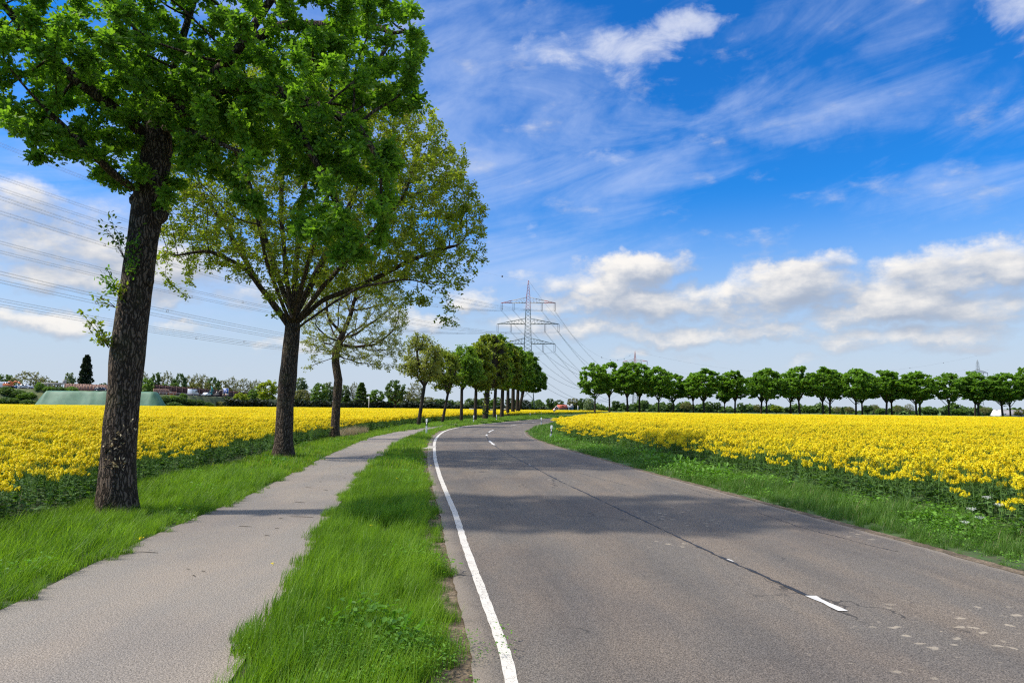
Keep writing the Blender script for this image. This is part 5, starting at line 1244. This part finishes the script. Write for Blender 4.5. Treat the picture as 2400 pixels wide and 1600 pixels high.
for a in [
    ('g', 6, 872, 285, 48, 'grey green tree at the left edge behind the white van'), ('m', 62, 866, 275, 76, 'wide olive brown tree behind the silver car'), ('n', 98, 879, 280, 40, 'bare brownish tree right of the wide olive brown one'),
    ('o', 122, 889, 290, 44, 'low olive tree behind the pale railing'), ('p', 161, 870, 330, 26, 'slim pale green tree left of the dark conifer'), ('s', 196, 832, 300, 43, 'tall dark rounded conifer standing out against the sky'),
    ('g', 238, 893, 330, 22, 'small pale tree between the conifer and the oak trunk'), ('n', 328, 864, 300, 36, 'bare tree with fine twigs just right of the oak trunk'), ('b', 340, 884, 262, 42, 'low green tree at the left end of the dark barrier'),
    ('g', 361, 867, 320, 26, 'loose green tree between two bare ones, right of the oak trunk'), ('n', 388, 868, 320, 34, 'bare tree above the low pinkish panels'), ('w', 418, 873, 310, 34, 'green tree with a bushy top over the orange skip'),
    ('n', 440, 877, 330, 34, 'bare tree left of the white van, behind the barrier'), ('n', 458, 874, 340, 34, 'bare tree right above the white van'), ('n', 476, 875, 340, 34, 'bare tree above the white car'),
    ('w', 497, 882, 315, 38, 'dark green loose tree behind the teal excavator'), ('o', 520, 887, 330, 30, 'olive tree behind the blue sign'), ('n', 541, 880, 345, 36, 'bare tree right of the blue sign'),
    ('m', 570, 884, 330, 50, 'dense bare brown tree in the middle of the bare ones'), ('n', 598, 888, 345, 36, 'bare tree left of the round yellow green tree'), ('o', 470, 893, 300, 70, 'low olive thicket of trees behind the van', ), ('g', 395, 893, 300, 60, 'low green trees behind the left part of the barrier'),
    ('y', 563, 918, 255, 40, 'light green birch at the end of the barrier'), ('b', 593, 911, 262, 34, 'mid green bushy tree left of the round yellow green tree'), ('y', 625, 887, 256, 54, 'round yellow green tree left of the maple trunk'),
    ('p', 704, 882, 300, 34, 'tall pale tree right of the maple trunk'), ('o', 709, 910, 268, 50, 'round olive tree right of the maple trunk'), ('b', 747, 896, 264, 44, 'dense bright green tree left of the slender crooked tree'),
    ('p', 770, 893, 290, 28, 'pale upright tree just left of the crooked trunk'), ('p', 806, 900, 285, 32, 'pale poplar right of the crooked trunk'), ('n', 829, 894, 285, 26, 'tall half bare poplar in the gap right of the crooked trunk'),
    ('c', 846, 896, 272, 46, 'pointed green conifer right of the pale poplars'), ('c', 812, 925, 270, 40, 'lower dark conifer under the pale poplar'), ('b', 881, 912, 278, 42, 'round bright green tree with a low crown beside the white pole'),
    ('w', 925, 889, 274, 58, 'large dark green tree with a thick dark trunk'), ('o', 951, 913, 300, 34, 'olive tree beside the large dark green one'), ('m', 972, 893, 290, 44, 'half bare tree with upright branches behind the thin trunk'),
    ('g', 1030, 932, 420, 34, 'small green tree beyond the leaning trunk'), ('g', 1052, 935, 420, 30, 'green tree in the gap before the forked trunk'), ('o', 1002, 928, 360, 40, 'olive tree behind the dark bush'),
    ('P', 1077, 938, 330, 24, 'pale willow bush beside the forked trunk'), ('P', 1093, 940, 330, 20, 'second pale willow, right of the forked trunk'), ('g', 1108, 931, 430, 40, 'green tree above the small white roofed shelter'),
    ('w', 1135, 932, 440, 44, 'broad green tree between the alley trunks'), ('b', 1165, 930, 430, 34, 'bright green tree behind the white pole in the alley'), ('g', 1197, 930, 430, 30, 'green tree beyond the mossy trunks'),
    ('K', 1005, 940, 300, 20, 'dark rounded bush in front of the olive trees'), ('R', 999, 946, 285, 17, 'pinkish blossoming bush before the dark one'), ('K', 966, 946, 300, 34, 'dark low bush behind the thin trunk'), ('B', 1040, 946, 330, 22, 'light green bush left of the leaning trunk foot'),
    ('K', 1233, 936, 480, 26, 'dark tree shaped bush right behind the pylon foot'), ('D', 1262, 935, 470, 26, 'rounded dark green tree right of the pylon foot'), ('g', 1289, 931, 480, 22, 'airy tree between the pylon foot and the farmhouse'),
    ('P', 1276, 950, 300, 26, 'low willow bush at the end of the bend'), ('w', 1311, 936, 560, 26, 'green tree behind the red farmhouse roof'), ('o', 1343, 931, 560, 34, 'olive crowned tree behind the blue grey building'),
    ('g', 1366, 931, 540, 22, 'tree just right of the blue grey building'), ('P', 1381, 932, 530, 32, 'willow like bush behind the first tree of the far row'), ('p', 1417, 950, 560, 8, 'small dark poplar between the first two row trees'),
    ('g', 1444, 937, 470, 24, 'round tree between the second row tree and the curved trunk'), ('g', 1467, 947, 500, 20, 'low tree behind the curved trunk'), ('g', 1511, 936, 450, 22, 'airy tree right of the straight trunk in the far row'),
    ('D', 1549, 945, 480, 26, 'low dark round bush behind the fifth row tree'), ('g', 1572, 941, 470, 22, 'green tree behind the sixth row tree'), ('o', 1607, 941, 450, 32, 'olive round tree between the sixth and seventh row trees'),
    ('w', 1661, 940, 400, 26, 'round green tree right of the open crowned row tree'), ('g', 1681, 940, 400, 20, 'smaller round green tree beside it, before the wide gap'), ('w', 1738, 943, 420, 28, 'dark round tree in the widest gap of the row'),
    ('o', 1775, 946, 440, 20, 'olive tree behind the slanting limb'), ('y', 1819, 948, 430, 30, 'yellow green round tree right of the broadest dome'), ('g', 1850, 953, 450, 28, 'low green tree behind the foliage covered trunk'),
    ('b', 1897, 950, 400, 30, 'bright round tree left of the tallest dome'), ('m', 1962, 951, 450, 26, 'half bare tree right of the tallest dome'), ('c', 1974, 953, 400, 12, 'small conifer right of the tallest dome'), ('o', 1990, 952, 440, 24, 'olive tree before the thick forked trunk'),
    ('g', 2033, 948, 420, 26, 'green tree right of the dark trunked pair'), ('m', 2050, 946, 470, 24, 'bare greyish tree left of the double stem'), ('b', 2062, 957, 380, 24, 'bright low tree left of the double stem'), ('m', 2104, 948, 470, 20, 'bare brownish tree, left of two in the gap'),
    ('m', 2130, 945, 470, 24, 'bare brownish tree, right of two in the gap'), ('g', 2184, 956, 450, 30, 'low green tree left of the lone row tree'), ('b', 2245, 957, 400, 36, 'bright low shrubby tree right of the lone row tree'), ('m', 2309, 952, 450, 26, 'bare greyish tree left of the white barn gable'), ('o', 2392, 958, 372, 30, 'olive bush at the right end of the barn')]: bg(*a)
for i, (k, px, ytop, wpx, off, lab) in enumerate([
    ('D', 14, 905, 40, -3, 'dark shrub at the left edge of the bank'), ('D', 42, 912, 34, -4, 'dark green shrub below the silver car'), ('B', 62, 918, 40, -4.5, 'mid green shrub left of the green tarpaulin'), ('B', 90, 895, 22, -1, 'bright upright shrub right of the silver car'),
    ('B', 113, 905, 34, -1.5, 'bright shrub behind the left end of the tarpaulin'), ('D', 140, 906, 36, -1.5, 'shrub under the pale railing end'), ('B', 165, 905, 34, -1.5, 'bright shrub below the dark conifer'), ('D', 20, 930, 60, -7.5, 'low dark bush at the foot of the bank, far left'), ('D', 64, 935, 40, -7.5, 'low bush touching the left end of the tarpaulin'),
    ('D', 386, 926, 30, -5, 'shrub right of the tarpaulin end'), ('B', 406, 926, 26, -4, 'bright shrub below the orange skip'), ('D', 424, 928, 28, -5, 'mid green shrub in the middle of the bank'), ('B', 428, 921, 18, -2, 'bright upright shrub poking over the guard rail'),
    ('D', 446, 934, 30, -6, 'dark shrub below the white van'), ('D', 466, 935, 28, -6, 'green shrub below the guard rail end'), ('D', 486, 942, 34, -7, 'low shrub under the concrete wall'), ('D', 532, 928, 24, -4, 'green shrub below the blue sign'), ('K', 541, 934, 18, -6, 'dark shrub right of the blue sign pole'),
    ('D', 402, 940, 50, -8, 'low dark bush at the foot of the bank beside the tarpaulin'), ('O', 515, 940, 36, -7, 'pale olive scrub at the foot of the bank below the sign')]):
    p = dkp(px, off); zz = {-1: .97, -1.5: .93, -2: .85, -3: .72}.get(off, np.interp(off, [-8.5, -5, -1.2], [0, .42, .97])) * p[2] - .3
    bg(k, px, ytop, p[1], wpx, lab, max(.01, zz))
# continuous far hedge line along the horizon
r = np.random.default_rng(31); C = []
for i in range(26000):
    az = r.uniform(-.80, .80); d0 = 520 + 40 * math.sin(az * 20) + r.uniform(0, 12); hh = 4.2 + 2.2 * math.sin(az * 57) * math.sin(az * 23 + 1) + 1.5 * math.sin(az * 211)
    C.append((math.tan(az) * d0, d0, r.uniform(0, max(1.5, hh))))
C = np.array(C); C = C[np.abs(C[:, 0]) < 430]
V, F = leafarr(C, r.normal(0, 1, C.shape), norm(r.normal(0, .6, C.shape) + (0, 0, .8)), r.uniform(1.6, 2.8, len(C)), T_clump)
tag(obj('far_woodland', mesh('far_woodland', V, F, M['bg_green'])), 'low dark line of far woods and hedges along the horizon', 'woodland', kind='stuff')
# nearer dark hedge at the end of the left field
C = []
for i in range(14000):
    x = r.uniform(-98, 14); ye = 219 + max(0, .9 * (x + 112)) if x < -45 else 282; C.append((x, ye + r.uniform(1, 5), r.uniform(0, 1.9 + .8 * math.sin(x * .5) * math.sin(x * .17) + (1.2 if x < -25 else 0))))
C = np.array(C); V, F = leafarr(C, r.normal(0, 1, C.shape), norm(r.normal(0, .6, C.shape) + (0, 0, .8)), r.uniform(.5, .95, len(C)), T_clump)
tag(obj('field_undergrowth', mesh('field_undergrowth', V, F, M['bg_dark'])), 'dark undergrowth at the foot of the trees behind the left field', 'undergrowth', kind='stuff')

# ------------------------------------------------------------------ farm, barn and small structures
M['rooftile'] = plain('red_roof_tile', (.42, .10, .06), .8, var=.18, scale=.8); M['brickpink'] = plain('pinkish_brick', (.38, .22, .19), .9, var=.12, scale=2)
M['bluegrey'] = plain('blue_grey_cladding', (.13, .19, .24), .6, var=.1); M['greyroof'] = plain('grey_roof', (.24, .23, .24), .7, var=.12, scale=.5); M['barnwhite'] = plain('white_render', (.78, .76, .72), .8, var=.04)
YF = 500; o_ = at(1318, 964, YF); root = empty('farmhouse', (o_[0], YF, 0)); u = YF / 1600
def fx(px): return (px - 1318) * u
def fz(py): return at(1318, py, YF)[2]
zb, ze, zr = 0, fz(956.5), fz(948)
MB().box(fx(1308), fx(1329), 0, 8, zb, ze).build('wall', M['brickpink'], root)
rf = MB().prism([(-.6, ze - .1), (8.6, ze - .1), (4, zr)], fx(1306.5), fx(1330), 'x').build('roof', M['rooftile'], root)
MB().prism([(1.0, ze + .9), (4, zr - .5), (1.0, zr - .5)], fx(1313), fx(1321), 'x').build('dormer', M['rooftile'], rf)
w = fx(1309.5) - fx(1299)
g_ = MB().prism([(fx(1299.5), zb), (fx(1309), zb), (fx(1309), fz(957)), (fx(1304), fz(951.5)), (fx(1299.5), fz(957))], -2.2, 6, 'y').build('gable', M['brickpink'], root)
mb = MB(); mb.tube([(fx(1298.8), -2.35, fz(957.5)), (fx(1304), -2.35, fz(951)), (fx(1309.8), -2.35, fz(957.5))], .22, 4); mb.tube([(fx(1309.5), -2.35, fz(957.5)), (fx(1310), -2.35, .3)], .15, 4); mb.build('trim', M['barnwhite'], g_)
for a in (1302, 1305.3): MB().box(fx(a), fx(a + 1.3), -2.26, -2.21, fz(960), fz(957.5)).build('window', M['glass'], g_)
for a in (1312, 1318, 1324): MB().box(fx(a), fx(a + 2), -.06, -.01, fz(960), fz(957.8)).build('window', M['glass'], root)
MB().box(fx(1309.8), fx(1329), -.12, -.02, ze - .35, ze - .05).build('gutter', M['barnwhite'], root)
tag(root, 'pinkish brick farmhouse with a red tiled roof and white gable trim', 'house')
root = empty('outbuilding', (o_[0] + fx(1337), YF - 2, 0))
MB().box(-1.5 * u * 3.6, 1.5 * u * 4.2, 0, 7, 0, fz(954)).build('wall', M['bluegrey'], root, bevel=.05)
rf = MB().prism([(-.5, fz(954) - .1), (7.5, fz(954) - .1), (3.5, fz(950))], -1.5 * u * 4.2, 1.5 * u * 4.8, 'x').build('roof', M['greyroof'], root)
MB().box(.2, 1.7, 2.0, 3.4, fz(951.5), fz(946.5)).build('chimney', M['barnwhite'], rf)
MB().box(-.9, .5, -.05, -.01, fz(962), fz(957)).build('door', M['glass'], root)
tag(root, 'blue grey outbuilding with a white chimney beside the farmhouse', 'building')
YB = 376; o_ = at(2334, 977, YB); root = empty('barn', (o_[0], YB, 0), math.radians(-9)); u = YB / 1600
zr = at(2334, 960.5, YB)[2]; ze = at(2334, 971, YB)[2]
W_ = 2.2; Lb = 17
MB().prism([(-W_, 0), (W_, 0), (W_, ze), (W_ * .35, zr - .25), (0, zr), (-W_ * .35, zr - .25), (-W_, ze)], 0, .3, 'y')
gb = MB().prism([(0 - 1.8, 0), (1.8, 0), (1.8, ze), (.35, zr - .15), (-.35, zr - .15), (-1.8, ze)], -.2, 0.0, 'y')
# ridge runs along x; the white gable end is turned to the camera's left
MB().add([(0, -.5, 0), (Lb, -.5, 0), (Lb, 5.5, 0), (0, 5.5, 0), (0, -.5, ze * .8), (Lb, -.5, ze * .8), (Lb, 5.5, ze * .8), (0, 5.5, ze * .8), (0, 2.5, zr), (Lb, 2.5, zr)],
         [(0, 1, 5, 4), (2, 3, 7, 6), (0, 4, 8, 7, 3), (1, 2, 6, 9, 5), (0, 3, 2, 1), (4, 5, 9, 8), (6, 7, 8, 9)]).build('wall', M['barnwhite'], root)
MB().add([(-.0 + 3.4, -.9, ze * .8 - .1), (Lb + .3, -.9, ze * .8 - .1), (Lb + .3, 2.5, zr + .12), (1.0, 2.5, zr + .12), (3.4, -.9, ze * .8 + .02), (Lb + .3, -.9, ze * .8 + .02), (Lb + .3, 2.5, zr + .24), (1.0, 2.5, zr + .24)],
         [(0, 1, 2, 3), (4, 7, 6, 5), (0, 4, 5, 1), (2, 6, 7, 3), (0, 3, 7, 4), (1, 5, 6, 2)]).build('roof', M['greyroof'], root)
MB().add([(-.4, -3.2, 0), (3.2, -3.2, 0), (3.2, -.6, 0), (-.4, -.6, 0), (-.4, -3.2, ze * .85), (3.2, -3.2, ze * .85), (3.2, -.6, ze * .85), (-.4, -.6, ze * .85), (.9, -3.2, zr), (1.5, -3.2, zr), (.9, -.6, zr), (1.5, -.6, zr)],
         [(0, 1, 5, 9, 8, 4), (3, 7, 10, 11, 6, 2), (0, 4, 7, 3), (1, 2, 6, 5), (4, 8, 10, 7), (5, 6, 11, 9), (8, 9, 11, 10), (0, 3, 2, 1)]).build('gable', M['barnwhite'], root)
MB().box(4.2, 4.9, -.56, -.505, .9, 1.7).build('window', M['glass'], root)
tag(root, 'white barn with a grey roof and a bright gable behind the last row trees', 'barn')
# small things standing in the left field
Y_ = 190; c = at(1107.5, 965, Y_); root = empty('field_shelter', (c[0], Y_, 0)); u = Y_ / 1600
zt = at(1107, 957, Y_)[2]
for x in (-.75, -.25, .25, .75): MB().tube([(x, 0, 0), (x, 0, zt - .1)], .05, 5).build('post', M['steel'], root)
MB().box(-.8, .85, .1, 1.5, .8, zt - .5).build('wall', M['bluegrey'], root); MB().box(-.95, 1.0, -.15, 1.6, zt - .22, zt).build('roof', M['barnwhite'], root, bevel=.02)
tag(root, 'small shelter with a white roof in the left field between the alley trunks', 'shelter')
Y_ = 175; c = at(1184.5, 970, Y_); root = empty('raised_hide', (c[0], Y_, 0)); zt = at(1184, 957, Y_)[2]
for x in (-.35, .35):
    for y in (0, .7): MB().tube([(x, y, 0), (x * .85, y, zt - 1.0)], .05, 5).build('leg', M['bark_far'], root)
MB().box(-.42, .42, -.1, .8, zt - 1.1, zt - .2).build('cabin', plain('hide_wood', (.10, .055, .035), .8, var=.2), root); MB().box(-.5, .5, -.2, .9, zt - .18, zt).build('roof', M['barnwhite'], root)
tag(root, 'brown raised hide with a pale roof between two dark trunks', 'hide')
Y_ = 175; c = at(1148, 967, Y_); root = empty('small_trailer', (c[0], Y_, 0)); MB().prism([(-.7, .5), (.7, .5), (.75, 1.1), (-.75, 1.1)], -.4, .4, 'y').build('body', plain('navy_paint', (.03, .05, .16), .4), root)
MB().box(-.75, .75, -.45, .45, 1.12, 1.26).build('cover', M['barnwhite'], root)
for x in (-.4, .4):
    a = np.linspace(0, 2 * math.pi, 12, endpoint=False); MB().prism([(x + math.cos(k) * .25, .28 + math.sin(k) * .25) for k in a], -.45, -.35, 'y').build('wheel', M['rubber'], root)
tag(root, 'dark blue trailer with a white cover in the rapeseed', 'trailer')
for px, pt, Y_, lab in ((1161, 954, 140, 'slim white pole rising beside the thick trunk in the alley'), (864, 930, 268, 'thin white pole between the conifer and the round bright tree'), (1354.5, 950, 480, 'white pole right of the blue grey building')):
    c = at(px, 965, Y_); zt = at(px, pt, Y_)[2]; root = empty('pole', (c[0], Y_, 0)); MB().tube([(0, 0, 0), (0, 0, zt)], [.09 * Y_ / 140, .06 * Y_ / 140], 6).build('shaft', M['barnwhite'], root); MB().box(-.12, .12, -.12, .12, zt, zt + .12).build('cap', M['steel'], root)
    tag(root, lab, 'pole', 'white poles')
# branching crack in the right lane and along the road edge
def crackline(name, L, w, seed, lab):
    r = np.random.default_rng(seed); P_ = [np.array(gnd(x, y)) for x, y in L]; Q_ = []
    for a, b_ in zip(P_[:-1], P_[1:]):
        n = max(2, int(np.linalg.norm(b_ - a) / .06)); Q_ += [a + (b_ - a) * k / n + r.normal(0, .012, 2) for k in range(n)]
    V = []
    for i, q in enumerate(Q_):
        t = Q_[min(i + 1, len(Q_) - 1)] - Q_[max(0, i - 1)]; t = t / (np.linalg.norm(t) + 1e-9); ww = w * r.uniform(.15, 1.0)
        V += [(q[0] - t[1] * ww, q[1] + t[0] * ww, .0285), (q[0] + t[1] * ww, q[1] - t[0] * ww, .0285)]
    tag(obj(name, mesh(name, V, [(2 * i, 2 * i + 1, 2 * i + 3, 2 * i + 2) for i in range(len(Q_) - 1)], M['tar'])), lab, kind='structure')
crackline('road_crack', [(1780, 1206), (1830, 1222), (1867, 1236), (1908, 1248), (1959, 1260), (2042, 1283), (2120, 1300)], .009, 1, 'fine dark crack in the right lane')
crackline('road_crack', [(1530, 1128), (1600, 1143), (1680, 1168), (1790, 1207)], .006, 2, 'fine crack farther along the right lane')
crackline('road_crack', [(1350, 1108), (1400, 1122), (1470, 1140)], .008, 3, 'short crack near the bend')

# mixed thicket standing behind the noise barrier
C = []
r = np.random.default_rng(91)
for i in range(9000):
    px = r.uniform(-40, 690); Y_ = 322 + 16 * math.sin(px * .02) + r.uniform(0, 8) + max(0, px - 430) * .35
    x = at(px, 940, Y_)[0]; top = 9.0 + 1.8 * math.sin(px * .11) * math.sin(px * .037) - 1.5 * (px > 560) - 3.2 * (px < 300)
    C.append((x, Y_, top * (1 - r.random() ** 1.6 * .75)))
C = np.array(C); V, F = leafarr(C, r.normal(0, 1, C.shape), norm(r.normal(0, .6, C.shape) + (0, 0, .8)), r.uniform(.45, 1.0, len(C)), T_clump)
tag(obj('thicket', mesh('thicket', V, F, M['bg_olive'])), 'olive green thicket mass behind the barrier and among the bare trees', 'thicket', kind='stuff')

# thin dry stalks at the field edge beside the big oak, dandelion dots in the strip
r = np.random.default_rng(77)
for i, (x, y, tx, ty) in enumerate([(30, 1240, 52, 1150), (55, 1230, 64, 1188), (130, 1200, 148, 1160), (160, 1190, 166, 1160), (68, 1212, 78, 1180)]):
    g0 = gnd(x, y); t_ = at(tx, ty, g0[1] + .02); mb = MB(); a = np.array([g0[0], g0[1], 0.]); L_ = t_ - a
    mb.tube([a - a, L_ * .5 + (.01, 0, .01), L_], [.004, .003, .0015], 4)
    for k in range(5):
        p_ = L_ * (.55 + .1 * k); mb.tube([p_, p_ + np.array([r.normal(0, .02), 0, .03])], [.002, .001], 3)
    o = mb.build('dry_stalk', M['dry']); o.location = tuple(a)
    tag(o, ['tallest thin dry stalk at the left picture edge before the rapeseed', 'short dry stalk right beside the tallest one', 'dry stalk leaning right, between the tall one and the oak', 'dry stalk closest to the big oak trunk', 'dry stalk with bent tip in the middle of the group'][i], 'dry stalk', 'dry stalks at the left field edge')
V = []; F = []
C = np.array([(*gnd(x, y, .16), .16) for x, y in [(905, 1065), (1010, 1090), (640, 1320), (980, 1180), (870, 1230), (930, 1120), (1000, 1040), (590, 1110), (330, 1260)]])
C = np.repeat(C, 14, 0) + r.normal(0, .008, (len(C) * 14, 3))
V, F = leafarr(C, norm(r.normal(0, 1, C.shape) * (1, 1, .2)), norm(r.normal(0, .3, C.shape) + (0, 0, 1)), np.full(len(C), .02), T_quad)
tag(obj('dandelions', mesh('dandelions', V, F, M['petal'])), 'scattered tiny yellow dandelion heads in the verge grass', 'dandelions', kind='stuff')
